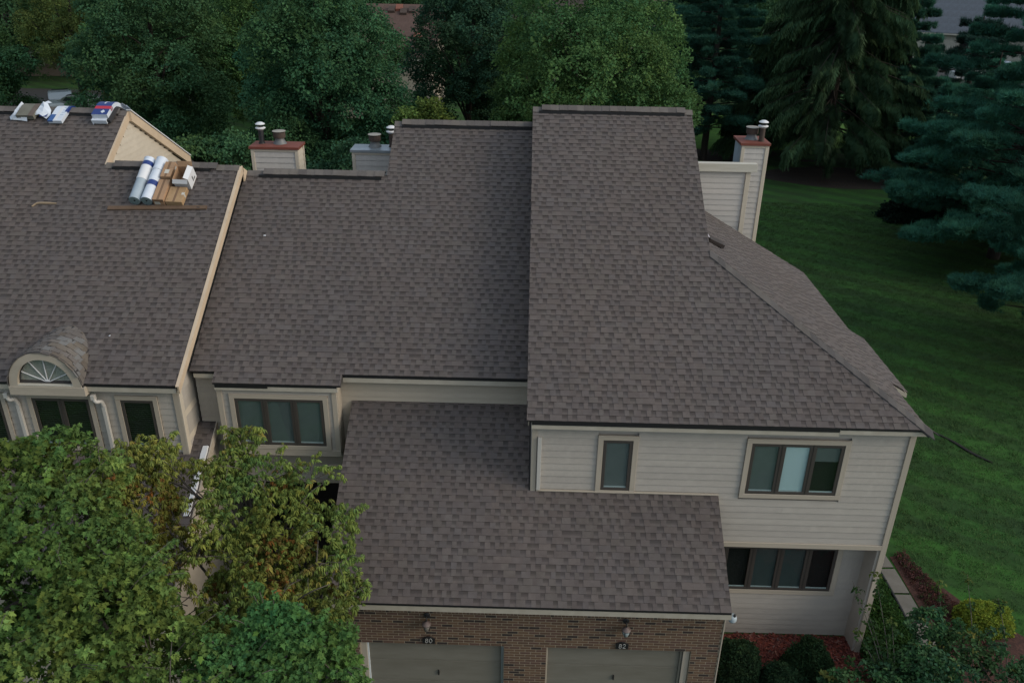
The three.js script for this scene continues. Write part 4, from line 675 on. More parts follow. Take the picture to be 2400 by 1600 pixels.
{ const t = thing('plank', 'weathered brown wooden plank nailed across the slope under the boxes', 'plank', -8.1, 7.9, -6.2); const a = sup(-9.23, rd(3.86), 0.01), b = sup(-7.03, rd(3.93), 0.01), d = b.clone().sub(a), n = V3(0, CO, SI); part('board', new MB().frame(a, d, FRONT_US.clone().multiplyScalar(0.10), n.clone().multiplyScalar(0.038)).geo(), M.wood, t);
  part('knot', new MB().frame(a.clone().addScaledVector(d, 0.9).addScaledVector(n, 0.0385).addScaledVector(FRONT_US, 0.03), V3(0.07, 0, 0), FRONT_US.clone().multiplyScalar(0.025), n.clone().multiplyScalar(0.001)).geo(), M.black, t); }
{ const t = thing('wood_strip', 'thin pale curved wood strip lying alone on the open slope', 'wood strip', -10.7, 7.95, -6.3); part('strip', tube([sup(-10.95, rd(3.91), 0.02), sup(-10.86, rd(3.99), 0.02), sup(-10.65, rd(4.0), 0.025), sup(-10.42, rd(4.0), 0.02)], [0.014, 0.026, 0.03, 0.018], 6, 16), mat([0.62, 0.46, 0.29], { roughness: 0.8, map: woodTex }), t); }
{ const t = thing('paper_scrap', 'tiny white scrap lying beside the arched dormer roof', 'scrap', -8.2, 6.4, -3.4); part('scrap', new MB().frame(sup(-8.2, rd(0.95), 0.012), V3(0.03, 0.01, 0), FRONT_US.clone().multiplyScalar(0.025), V3(0, 0.008, 0.004)).geo(), M.white, t); }
{ const t = thing('paper_scrap', 'tiny white scrap on the middle roof below its lower ridge', 'scrap', -5.6, 7, -5); const a = onRoof(5.638, -3.01); part('scrap', new MB().frame(a(-5.75, 3.55, 0.012), V3(0.05, 0.0, 0), FRONT_US.clone().multiplyScalar(0.025), V3(0, 0.008, 0.004)).geo(), M.white, t); }

// ---------------------------------------------------------------- plants
const leafMat = (c, t = 0.3) => new THREE.MeshPhysicalMaterial({ color: lin(...c), roughness: 0.9, transmission: t, thickness: 0, side: THREE.DoubleSide, specularIntensity: 0.15 });
const LEAF = leafMat([1, 1, 1]), NEEDLE = leafMat([1, 1, 1], 0.3);
// leaf shapes: outline points in the leaf's own plane (x across, y along), folded a little along the midrib
function leafGeo(outline, fold, droop) {
  const mb = new MB(), P = (x, y) => V3(x, -droop * y * y + 0.02 * 0, y).add(V3(0, Math.abs(x) * fold, 0)), n = outline.length, tip = outline[n - 1];
  for (let i = 0; i + 1 < n; i++) { const [a, b] = outline[i], [c, d] = outline[i + 1]; mb.tri(P(0, b * 0.85), P(a, b), P(c, d)); mb.tri(P(0, b * 0.85), P(-c, d), P(-a, b)); if (i) mb.tri(P(0, outline[i - 1][1] * 0.85), P(a, b), P(0, b * 0.85)).tri(P(0, outline[i - 1][1] * 0.85), P(0, b * 0.85), P(-a, b)); }
  return mb.geo();
}
const MAPLE = [leafGeo([[0.0, 0.0], [0.045, 0.005], [0.03, 0.03], [0.065, 0.055], [0.03, 0.06], [0.02, 0.085], [0, 0.125]], 0.25, 1.5), leafGeo([[0, 0], [0.04, 0.0], [0.032, 0.028], [0.058, 0.06], [0.028, 0.062], [0.018, 0.09], [0, 0.115]], -0.2, 3.0)];
const SLIM = leafGeo([[0, 0], [0.016, 0.03], [0.02, 0.055], [0.012, 0.09], [0, 0.115]], 0.4, 5);
function cluster(n, leaf, R, spread, s0, s1, tiltA, tiltB) { // leaves round a twig tip
  const gs = []; for (let i = 0; i < n; i++) { const g = leaf.clone(), s = lerp(s0, s1, R()), m = new THREE.Matrix4().makeRotationFromEuler(new THREE.Euler(lerp(tiltA, tiltB, R()), i / n * 6.28 + R() * 0.7, (R() - 0.5) * 0.6, 'YXZ')); g.scale(s, s, s); g.applyMatrix4(m); g.translate((R() - 0.5) * spread, (R() - 0.5) * spread * 0.6, (R() - 0.5) * spread); gs.push(g); } return mergeGeometries(gs);
}
const CR = rng(777);
const diamond = (() => { const mb = new MB(), a = V3(0, 0, 0), b = V3(0.042, 0.012, 0.06), c = V3(0, -0.012, 0.13), d = V3(-0.042, 0.012, 0.06); mb.tri(a, b, c).tri(a, c, d); return mb.geo(); })();
const CLUMP = [0, 1, 2].map(() => cluster(12, diamond, CR, 0.42, 0.8, 1.35, -0.3, 0.9));
const WHORL = [0, 1].map(() => cluster(7, SLIM, CR, 0.03, 0.8, 1.25, 0.1, 0.9));
const SPRIG = [0, 1].map(() => cluster(6, MAPLE[0], CR, 0.16, 0.8, 1.2, -0.2, 0.8));
const SMALL = [0, 1].map(() => cluster(9, diamond, CR, 0.10, 0.28, 0.45, -0.6, 0.9));
const _m = new THREE.Matrix4(), _q = new THREE.Quaternion(), _e = new THREE.Euler(), _c = new THREE.Color(), _s = new THREE.Vector3();
function inst(name, geo, material, list, parent) { // list: {p, e, s, c}
  const im = new THREE.InstancedMesh(geo, material, list.length); im.name = name; im.userData.kind = 'stuff'; fin(im); if (parent.isGroup) im.position.copy(parent.position).negate();
  list.forEach((o, i) => { im.setMatrixAt(i, _m.compose(o.p, _q.setFromEuler(o.e), _s.setScalar(o.s))); im.setColorAt(i, o.c); });
  parent.add(im); return im;
}
const jit = (c, R, k, warm = 0) => { const v = 1 + (R() - 0.5) * k, w = (R() - 0.5) * k * 0.5 + warm; return new THREE.Color().setRGB(Math.max(0.003, c[0] * (v + w)), c[1] * v, Math.max(0.003, c[2] * (v - w))); };
function limbs(t, base, top, targets, r0, m, R, name = 'trunk', bend = 0.3) {
  const mid = base.clone().lerp(top, 0.5).add(V3((R() - 0.5) * bend, 0, (R() - 0.5) * bend));
  part(name, tube([base, mid, top], [r0 * 1.25, r0, r0 * 0.8, r0 * 0.35], 8, 12), m, t);
  const g = targets.map((q) => { const k = 0.35 + 0.55 * R(), s = base.clone().lerp(top, k), c = s.clone().lerp(q, 0.5).add(V3(0, 0.12 * s.distanceTo(q), 0)); return tube([s, c, q], [r0 * 0.4, r0 * 0.25, r0 * 0.08], 5, 6); });
  if (g.length) { const b = part('limbs', mergeGeometries(g), m, t); b.userData.kind = 'stuff'; }
}
// a broad-leaved tree from lobes: [x, y, z, r]
function broadleaf(name, label, base, lobes, n, tint, o = {}) {
  const R = rng(o.seed ?? 1), t = thing(name, label, o.category ?? 'tree', base.x, base.y, base.z, o.group), geos = o.geos ?? CLUMP, vol = lobes.map((l) => l[3] * l[3]), sum = vol.reduce((a, b) => a + b, 0), lists = geos.map(() => []);
  const top = lobes.reduce((a, b) => (b[1] > a[1] ? b : a));
  limbs(t, base, V3(lerp(base.x, top[0], 0.6), lerp(base.y, top[1], 0.88), lerp(base.z, top[2], 0.6)), lobes.filter((_, i) => i < 14).map((l) => V3(l[0], l[1], l[2])), o.r ?? 0.22, o.bark ?? M.bark, R);
  lobes.forEach((l, li) => {
    const cnt = Math.round(n * vol[li] / sum), tone = 0.8 + 0.4 * R(), wm = (R() - 0.5) * 0.25;
    for (let i = 0; i < cnt; i++) {
      const z = 1 - 2 * R(), a = R() * 6.283, q = Math.sqrt(1 - z * z), d = V3(q * Math.cos(a), z, q * Math.sin(a));
      const rr = l[3] * (0.62 + 0.42 * Math.sqrt(R())) * (0.72 + 0.56 * fbm(d.x * 1.7 + li * 3, d.y * 1.7, d.z * 1.7, 2));
      if (d.y < -0.35 && R() < 0.6) continue;
      const p = V3(l[0] + d.x * rr, l[1] + d.y * rr * (o.flat ?? 0.9), l[2] + d.z * rr);
      if (lobes.some((k, ki) => ki !== li && (p.x - k[0]) ** 2 + (p.y - k[1]) ** 2 + (p.z - k[2]) ** 2 < (k[3] * 0.55) ** 2) && R() < 0.85) continue;
      if (o.sparse && noise(p.x * 1.3 + 9, p.y * 1.5, p.z * 1.3) < o.sparse) continue;
      const c = o.color ? o.color(p, R) : tint;
      lists[Math.floor(R() * geos.length)].push({ p, e: new THREE.Euler((R() - 0.5) * (o.tilt ?? 1.4) + d.z * 0.5, R() * 6.283, (R() - 0.5) * (o.tilt ?? 1.4) - d.x * 0.5), s: (o.size ?? 1) * (0.7 + 0.6 * R()), c: jit(c.map((v) => v * tone), R, 0.5, wm) });
    }
  });
  geos.forEach((g, i) => { if (lists[i].length) inst('crown', g, LEAF, lists[i], t); });
  if (o.spurs) { // twigs that stand out of the crown and break its outline
    const R3 = rng((o.seed ?? 1) + 900), tw = [], sl = [];
    for (let i = 0; i < o.spurs; i++) {
      const l = lobes[Math.floor(R3() * lobes.length)], a = R3() * 6.283, up = -0.1 + 0.9 * R3(), q = Math.sqrt(1 - Math.min(0.98, up * up)), s = V3(l[0] + q * Math.cos(a) * l[3] * 0.4, l[1] + up * l[3] * 0.4, l[2] + q * Math.sin(a) * l[3] * 0.4), L = l[3] * (1.15 + 0.45 * R3()), e = V3(l[0] + q * Math.cos(a) * L, l[1] + up * L, l[2] + q * Math.sin(a) * L), c = s.clone().lerp(e, 0.55).add(V3(0, 0.08, 0));
      tw.push(tube([s, c, e], [0.010, 0.006, 0.003], 5, 8)); const col = o.color ? o.color(e, R3) : tint;
      for (let k = 0; k < 9; k++) { const f = 0.45 + 0.6 * R3(), p = s.clone().lerp(e, f).add(V3((R3() - 0.5) * 0.10, 0.16 * f * (1 - f) + (R3() - 0.5) * 0.06, (R3() - 0.5) * 0.10)); sl.push({ p, e: new THREE.Euler((R3() - 0.5) * 1.2, R3() * 6.283, (R3() - 0.5) * 1.2), s: (o.size ?? 1) * (0.7 + 0.5 * R3()), c: jit(col.map((v) => v * 1.12), R3, 0.4) }); }
    }
    part('twigs', mergeGeometries(tw), o.bark ?? M.bark, t).userData.kind = 'stuff'; inst('twig_leaves', geos[0], LEAF, sl, t);
  }
  if (o.singles) { // leaves that the picture lets one pick out
    const R2 = rng((o.seed ?? 1) + 500), ms = [0, 1, 2, 3].map((k) => leafMat((o.single ?? tint).map((v, q) => v * (0.75 + k * 0.22) * (q === 0 ? 1 + k * 0.1 : 1))));
    for (let i = 0; i < o.singles; i++) { const l = lobes[Math.floor(R2() * lobes.length)], a = R2() * 6.283, zz = R2(), q = Math.sqrt(1 - zz * zz), rr = l[3] * (0.92 + 0.14 * R2()), m = fin(new THREE.Mesh(o.leaf ?? MAPLE[i % 2], ms[i % 4])); m.name = 'leaf'; const p = V3(l[0] + q * Math.cos(a) * rr, l[1] + zz * rr * 0.9, l[2] + q * Math.sin(a) * rr).sub(t.position); m.position.copy(p); m.rotation.set((R2() - 0.5) * 1.2, R2() * 6.28, (R2() - 0.5) * 1.2); m.scale.setScalar((o.leafSize ?? 1.2) * (0.85 + 0.4 * R2())); t.add(m); }
  }
  return t;
}
function roundLobes(cx, cy, cz, rx, ry, n, seed, k = 0.36) { const R = rng(seed), L = [[cx, cy, cz, Math.min(rx, ry) * 0.62]]; for (let i = 0; i < n; i++) { const z = 1 - 2 * (i + 0.5) / n, a = i * 2.39996 + R() * 0.8, q = Math.sqrt(1 - z * z), f = 0.60 + 0.28 * R(); L.push([cx + q * Math.cos(a) * rx * f, cy + z * ry * f, cz + q * Math.sin(a) * rx * f, Math.min(rx, ry) * k * (0.75 + 0.5 * R())]); } return L; }
const DG = [0.066, 0.145, 0.062], BG = [0.056, 0.140, 0.062], YG = [0.13, 0.20, 0.05], MG = [0.086, 0.178, 0.060];
// trees behind the houses, each with its own crown
const BACK = [
  ['dark green tree at the left picture edge behind the first ridge', -29.2, -34, 5.6, 2.5, 5.4, 16, 5600, BG, 1], ['rounded dark tree rising behind the shingle bundles and cream gable', -19.6, -33, 6.2, 3.9, 5.6, 24, 11000, DG, 2],
  ['dark tree between the gable tree and the tall bluish tree', -15.6, -40.5, 7.4, 3.8, 6.0, 22, 8500, MG, 3], ['tall full bluish green tree behind the two siding chimneys', -9.6, -29.5, 6.6, 4.2, 6.3, 30, 14000, BG, 4],
  ['dim open tree between the tall bluish tree and the bright round tree', -3.6, -38.5, 6.6, 3.6, 5.8, 20, 7000, [0.040, 0.095, 0.05], 5], ['bright green round tree behind the highest ridge', 3.2, -30, 6.4, 4.7, 5.9, 34, 16000, MG, 6],
  ['low dark tree behind the cream gable slope', -13.2, -24.5, 2.9, 2.7, 3.0, 14, 6000, DG, 7], ['low dark tree filling the gap between the chimneys', -7.3, -23, 2.6, 2.8, 2.9, 14, 6000, [0.042, 0.105, 0.052], 8],
  ['small yellowish green tree peeking over the stepped ridge', -4.7, -27, 4.6, 1.3, 2.4, 9, 2200, YG, 9], ['dark crown filling the gap beside the bright round tree', -0.4, -40, 5.4, 3.0, 5.2, 14, 5000, DG, 16], ['dark crown standing behind the rounded gable tree', -22.6, -41, 7.2, 3.6, 6.2, 16, 5500, MG, 17], ['dusky tree high behind the honey locust', -29.5, -56, 7.6, 4.4, 6.4, 18, 5500, DG, 10],
  ['dusky tree crown between the brown roof and the rounded tree', -20.5, -55, 7.0, 4.6, 6.6, 18, 6000, BG, 11], ['dusky tree just beyond the bright round tree', 7.6, -50, 6.6, 4.2, 6.2, 18, 6000, DG, 12],
  ['dark tree under the small tan far roof', -1.8, -49, 4.4, 3.6, 4.6, 16, 5500, DG, 13], ['low dark tree left of the brown far roof', -14.9, -52, 5.4, 2.4, 5.2, 12, 3500, MG, 14],
];
for (const [label, x, z, cy, rx, ry, nl, n, tint, seed] of BACK) broadleaf('broadleaf_tree', label, V3(x, 0, z), roundLobes(x, cy, z, rx, ry, nl, seed * 13), Math.round(n * 1.15), tint, { seed: seed * 31, r: 0.2, size: 1.0, sparse: 0.37 });
broadleaf('honey_locust_tree', 'thin olive feathery tree with a visible dark trunk before the parked cars', V3(-28.6, 0, -43), roundLobes(-28.6, 8.2, -43, 3.0, 3.4, 14, 400, 0.36).concat([[-27.2, 4.2, -42.4, 1.0], [-26.2, 3.4, -42.2, 0.9], [-26.9, 2.6, -42, 0.7], [-30.6, 5.6, -43, 0.9]]), 6200, [0.125, 0.175, 0.052], { seed: 401, r: 0.2, sparse: 0.42, size: 0.8, tilt: 0.8 });
{ const R = rng(900), list = []; // far-off wood that closes the view
  const g = structureStuff('woodland'); for (let k = 0; k < 62; k++) { const a = -0.95 + 1.9 * (k / 61) + (R() - 0.5) * 0.05, dist = 92 + R() * 60, cx = Math.sin(a) * dist, cz = 11 - Math.cos(a) * dist, h = 11 + R() * 7, tone = 0.7 + R() * 0.5; if (Math.abs(cx + 11) < 7 && cz > -90) continue; if (a > 0.36 && a < 0.62 && dist < 134) continue;
    for (let i = 0; i < 800; i++) { const z = 1 - 1.7 * R(), b = R() * 6.283, q = Math.sqrt(Math.max(0, 1 - z * z)), rr = 0.75 + 0.4 * fbm(q * Math.cos(b) * 2 + k, z * 2, q * Math.sin(b) * 2, 2); list.push({ p: V3(cx + q * Math.cos(b) * 6.0 * rr, Math.max(0.3, h * 0.55 + z * h * 0.5 * rr), cz + q * Math.sin(b) * 5 * rr), e: new THREE.Euler(R() * 2 - 1, R() * 6.28, R() * 2 - 1), s: 2.3 + R(), c: jit(DG.map((v) => v * tone), R, 0.5) }); } }
  inst('foliage', CLUMP[0], LEAF, list, g); }
function structureStuff(name) { const g = new THREE.Group(); g.name = numbered(name); g.userData = { kind: 'stuff', label: name === 'woodland' ? 'far-off dark wood closing the view behind the trees' : 'short mown grass on the lawn', category: name === 'woodland' ? 'wood' : 'grass' }; scene.add(g); return g; }
// conifers
function sprayGeo(n, len, drop, R, w) { // a bough tip: needles along a short twig, hanging by drop
  const mb = new MB(); for (let i = 0; i < n; i++) { const t = i / n, s = i % 2 ? 1 : -1, y = t * len, a = V3(0, -drop * t * t * 0.3, y), l = (0.6 + 0.5 * R()) * w * (1 - 0.35 * t), dir = V3(s * (0.75 + 0.2 * R()), -drop * (0.6 + 0.8 * R()) + 0.15 * R(), 0.65).normalize(), b = a.clone().addScaledVector(dir, l), c = a.clone().addScaledVector(dir, l * 0.5).add(V3(0, 0.012, 0.03)); mb.tri(a, c, b).tri(a, b, c.clone().add(V3(0, -0.02, -0.055))); }
  return mb.geo();
}
const SPRUCE = [0, 1].map(() => sprayGeo(16, 0.7, 1.5, CR, 0.34));
const tuftGeo = (R) => { const mb = new MB(); for (let i = 0; i < 20; i++) { const a = R() * 6.283, e = 0.1 + R() * 1.3, d = V3(Math.cos(a) * Math.cos(e), Math.sin(e) * 0.8, Math.sin(a) * Math.cos(e)), p = V3(-d.z, 0.2, d.x).normalize().multiplyScalar(0.011); const o = V3((R() - 0.5) * 0.12, (R() - 0.5) * 0.06, (R() - 0.5) * 0.12), t = o.clone().addScaledVector(d, 0.13 + 0.08 * R()); mb.tri(o.clone().add(p), o.clone().sub(p), t); } return mb.geo(); };
const TUFT = [0, 1].map(() => tuftGeo(CR));
function conifer(name, label, x, z, h, r, o) {
  const R = rng(o.seed), t = thing(name, label, 'tree', x, 0, z, o.group), lists = [[], []], tw = []; part('trunk', tube([V3(x, -0.05, z), V3(x + 0.05, h * 0.5, z), V3(x, h, z)], [o.tr, o.tr * 0.8, o.tr * 0.5, 0.03], 9, 14), M.bark, t);
  for (let y = o.low; y < h - 0.3; y += o.step * (0.8 + 0.4 * R())) {
    const k = (y - o.low * 0.5) / h, L0 = r * (o.pine ? Math.pow(Math.max(0.02, 1 - Math.pow(k, 1.8)), 0.8) : Math.pow(1 - k, 0.75)), nb = o.pine ? 6 : 9;
    for (let b = 0; b < nb; b++) {
      const a = b / nb * 6.283 + R() * 1.0 + y, L = L0 * (0.6 + 0.5 * R()), dx = Math.cos(a), dz = Math.sin(a), rise = o.pine ? 0.10 : -0.12, sag = o.pine ? 0.05 : 0.30;
      if (o.skip && o.skip(dx, dz, y)) continue;
      const at = (s) => V3(x + dx * L * s, y + L * (rise * s - sag * s * s + (o.pine ? 0 : 0.16 * s * s * s)), z + dz * L * s); tw.push(tube([at(0), at(0.5), at(0.97)], [0.05, 0.03, 0.01], 4, 5));
      const tone = 0.7 + 0.6 * R(), n = Math.round(L * o.dens);
      for (let i = 0; i < n; i++) {
        const s = o.pine ? 0.3 + 0.72 * Math.sqrt(R()) : (y < 7 ? o.inner : 0.12) + (y < 7 ? 1 - o.inner : 0.88) * Math.sqrt(R()), wd = (o.pine ? 0.30 : 0.16) * L * (1.25 - s) * 2 * (R() - 0.5), p = at(s).add(V3(-dz * wd, (o.pine ? 0.22 : 0.1) * (R() - 0.5) * 1.6 - Math.abs(wd) * (o.pine ? 0.05 : 0.25), dx * wd));
        if (o.pine && noise(p.x * 1.1 + 40, p.y * 2.0, p.z * 1.1) < 0.30) continue;
        lists[i % 2].push({ p, e: o.pine ? new THREE.Euler((R() - 0.5) * 0.9, R() * 6.28, (R() - 0.5) * 0.9) : new THREE.Euler(0.25 + 0.5 * R(), Math.PI / 2 - a + (wd > 0 ? 0.5 : -0.5) * R() * 1.4, (R() - 0.5) * 0.5, 'YXZ'), s: o.size * (0.7 + 0.6 * R()), c: jit(o.tint.map((v) => v * tone), R, 0.5) });
      }
    }
  }
  const b = part('limbs', mergeGeometries(tw), M.bark, t); b.userData.kind = 'stuff';
  (o.pine ? TUFT : SPRUCE).forEach((g, i) => inst('crown', g, NEEDLE, lists[i], t)); return t;
}
const BLUE = [0.052, 0.175, 0.112], SP = [0.050, 0.100, 0.046], PD = [0.042, 0.13, 0.085];
conifer('spruce_tree', 'huge dark spruce with drooping boughs at the lawn edge', 19.4, -43.5, 21, 6.6, { seed: 61, low: 2.8, inner: 0.4, step: 0.62, dens: 19, size: 1.15, tr: 0.34, tint: SP });
conifer('pine_tree', 'dark teal pine behind the corner chimney, beside the spruce', 12.0, -45, 15, 3.9, { seed: 62, low: 2.2, step: 0.75, dens: 66, size: 1.7, tr: 0.24, tint: PD, pine: true });
conifer('pine_tree', 'dark pine rising between the bright round tree and the spruce', 9.6, -63, 18, 4.4, { seed: 63, low: 1.2, step: 0.8, dens: 52, size: 2.0, tr: 0.26, tint: PD, pine: true });
conifer('pine_tree', 'tall pine standing in the dark behind the spruce trunk', 16.0, -66, 19, 4.6, { seed: 64, low: 1.2, step: 0.8, dens: 50, size: 2.0, tr: 0.26, tint: PD, pine: true });
conifer('pine_tree', 'big blue-green pine with layered boughs at the lawn edge', 22.4, -26.5, 13.6, 6.0, { seed: 65, low: 1.6, step: 0.75, dens: 84, size: 1.55, tr: 0.30, tint: BLUE, pine: true });
conifer('pine_tree', 'blue-green pine reaching low boughs over the lawn from outside', 20.4, -15.5, 12, 5.6, { seed: 66, low: 1.8, step: 0.75, dens: 96, size: 1.25, tr: 0.26, tint: BLUE, pine: true });
conifer('pine_tree', 'hazy blue-green pine far back beside the spruce', 28.5, -45, 9.5, 4.2, { seed: 67, low: 1.6, step: 0.9, dens: 46, size: 1.9, tr: 0.26, tint: [0.024, 0.062, 0.048], pine: true });
conifer('pine_tree', 'blue-green pine crowding behind the layered pine at the picture edge', 29.0, -33, 12.0, 5.2, { seed: 68, low: 1.4, step: 0.85, dens: 52, size: 1.8, tr: 0.26, tint: BLUE, pine: true });
conifer('pine_tree', 'dark pine filling the gap between the spruce and the blue-green pine', 22.8, -53, 17, 4.6, { seed: 69, low: 1.2, step: 0.85, dens: 46, size: 2.0, tr: 0.26, tint: PD, pine: true });
conifer('pine_tree', 'pine with low boughs just beyond the dark shrub mass', 26.2, -24, 12, 4.8, { seed: 70, low: 1.2, step: 0.8, dens: 60, size: 1.5, tr: 0.22, tint: BLUE, pine: true });
conifer('pine_tree', 'low young pine at the edge of the lawn before the spruce trunk', 16.4, -49.5, 7, 2.4, { seed: 170, low: 0.5, step: 0.6, dens: 60, size: 1.7, tr: 0.14, tint: PD, pine: true });
conifer('pine_tree', 'young pine between the spruce and the dark shrub', 24.0, -44, 11, 3.3, { seed: 171, low: 0.5, step: 0.65, dens: 58, size: 1.7, tr: 0.16, tint: PD, pine: true });
conifer('pine_tree', 'young blue-green pine crowding the dark shrub', 27.0, -39, 8, 3.2, { seed: 172, low: 0.5, step: 0.65, dens: 58, size: 1.6, tr: 0.16, tint: BLUE, pine: true });
function mound(name, label, cx, cz, rx, ry, rz, n, tint, o = {}) { // clipped shrub
  const R = rng(o.seed), t = thing(name, label, 'shrub', cx, 0, cz), list = [[], []]; part('stems', mergeGeometries([0, 1, 2, 3, 4].map((k) => tube([V3(cx, 0, cz), V3(cx + Math.cos(k * 1.3) * rx * 0.5, ry * 0.7, cz + Math.sin(k * 1.3) * rz * 0.5)], [0.02, 0.008], 5, 3))), M.bark, t).userData.kind = 'stuff';
  for (let i = 0; i < n; i++) { const z = R(), a = R() * 6.283, q = Math.sqrt(1 - z * z), k = (0.80 + 0.24 * Math.sqrt(R())) * (0.72 + 0.56 * fbm(q * Math.cos(a) * 2.6 + o.seed, z * 2.6, q * Math.sin(a) * 2.6, 3)); list[i % 2].push({ p: V3(cx + q * Math.cos(a) * rx * k, 0.04 + z * ry * k, cz + q * Math.sin(a) * rz * k), e: new THREE.Euler(R() * 2 - 1, R() * 6.28, R() * 2 - 1), s: (o.size ?? 1) * (0.7 + 0.6 * R()), c: jit(tint, R, 0.6) }); }
  SMALL.forEach((g, i) => inst('foliage', g, LEAF, list[i], t)); return t;
}
mound('boxwood_shrub', 'round dark clipped shrub against the brick garage corner', 4.55, -0.75, 0.50, 0.85, 0.5, 3600, [0.020, 0.044, 0.018], { seed: 71 });
mound('boxwood_shrub', 'round dark clipped shrub in the red mulch near the wing wall', 6.08, -0.92, 0.46, 0.75, 0.46, 3300, [0.022, 0.050, 0.019], { seed: 72 });
mound('boxwood_shrub', 'low dark clipped shrub between the two rounder ones', 5.38, -0.30, 0.5, 0.7, 0.45, 3300, [0.018, 0.042, 0.018], { seed: 73 });
mound('cypress_mound', 'bright yellow-green low spreading mound on the lawn edge', 10.42, -2.50, 0.56, 0.46, 0.42, 3800, [0.20, 0.26, 0.035], { seed: 74 });
mound('juniper_shrub', 'large dark shrub mass beneath the blue-green pine', 24.0, -32.5, 4.6, 1.4, 1.8, 11000, [0.010, 0.026, 0.016], { seed: 75, size: 2.6 });
mound('juniper_shrub', 'low dark shrub half hidden behind the pine boughs', 25.8, -28.5, 2.0, 1.3, 1.4, 4000, [0.010, 0.024, 0.014], { seed: 76, size: 2.4 });
{ const R = rng(760), L = [[], []]; const g = thing('ground_cover', 'strip of low green ground cover between the wing wall and the path', 'ground cover', 8, 0, -2.5); g.userData.kind = 'stuff';
  for (let i = 0; i < 5200; i++) { const z = -5.2 + 4.8 * R(), x = lerp(7.44, 8.66, R()), k = Math.min(1, (8.75 - x) * 2.2) * 0.35; L[i % 2].push({ p: V3(x, 0.03 + k * R(), z), e: new THREE.Euler(R() * 2 - 1, R() * 6.28, R() * 2 - 1), s: 0.8 + R() * 0.8, c: jit([0.030, 0.075, 0.016], R, 0.7) }); } SMALL.forEach((q, i) => inst('foliage', q, LEAF, L[i], g)); }
{ const R = rng(770), L = []; const g = thing('ground_cover', 'reddish low barberry planting along the black path edging', 'ground cover', 9.6, 0, -3.5); g.userData.kind = 'stuff'; for (let i = 0; i < 900; i++) { const t = R(), z = lerp(-4.8, -1.6, t), x = 9.38 + R() * (0.22 + 0.9 * t); L.push({ p: V3(x, 0.03 + 0.07 * R(), z), e: new THREE.Euler(R() * 2 - 1, R() * 6.28, R() * 2 - 1), s: 0.5 + R() * 0.5, c: jit(R() < 0.25 ? [0.05, 0.06, 0.025] : [0.10, 0.045, 0.040], R, 0.6) }); } inst('foliage', SMALL[0], LEAF, L, g); }
{ // bark chips on the beds
  const R = rng(771), chip = boxGeo(-0.03, 0.03, -0.004, 0.004, -0.01, 0.01), L = []; const g = thing('mulch_chips', 'loose red bark chips spread over the planting bed', 'mulch', 6, 0, -0.8); g.userData.kind = 'stuff'; for (let i = 0; i < 9000; i++) { const x = 4.1 + R() * 3.9, z = -2.02 + R() * 2.9; L.push({ p: V3(x, 0.022 + 0.015 * R(), z), e: new THREE.Euler((R() - 0.5) * 0.9, R() * 6.28, (R() - 0.5) * 0.9), s: 0.6 + R(), c: jit(R() < 0.1 ? [0.22, 0.10, 0.075] : [0.14, 0.036, 0.026], R, 0.8) }); } inst('chips', chip, mat([1, 1, 1], { roughness: 1 }), L, g); }
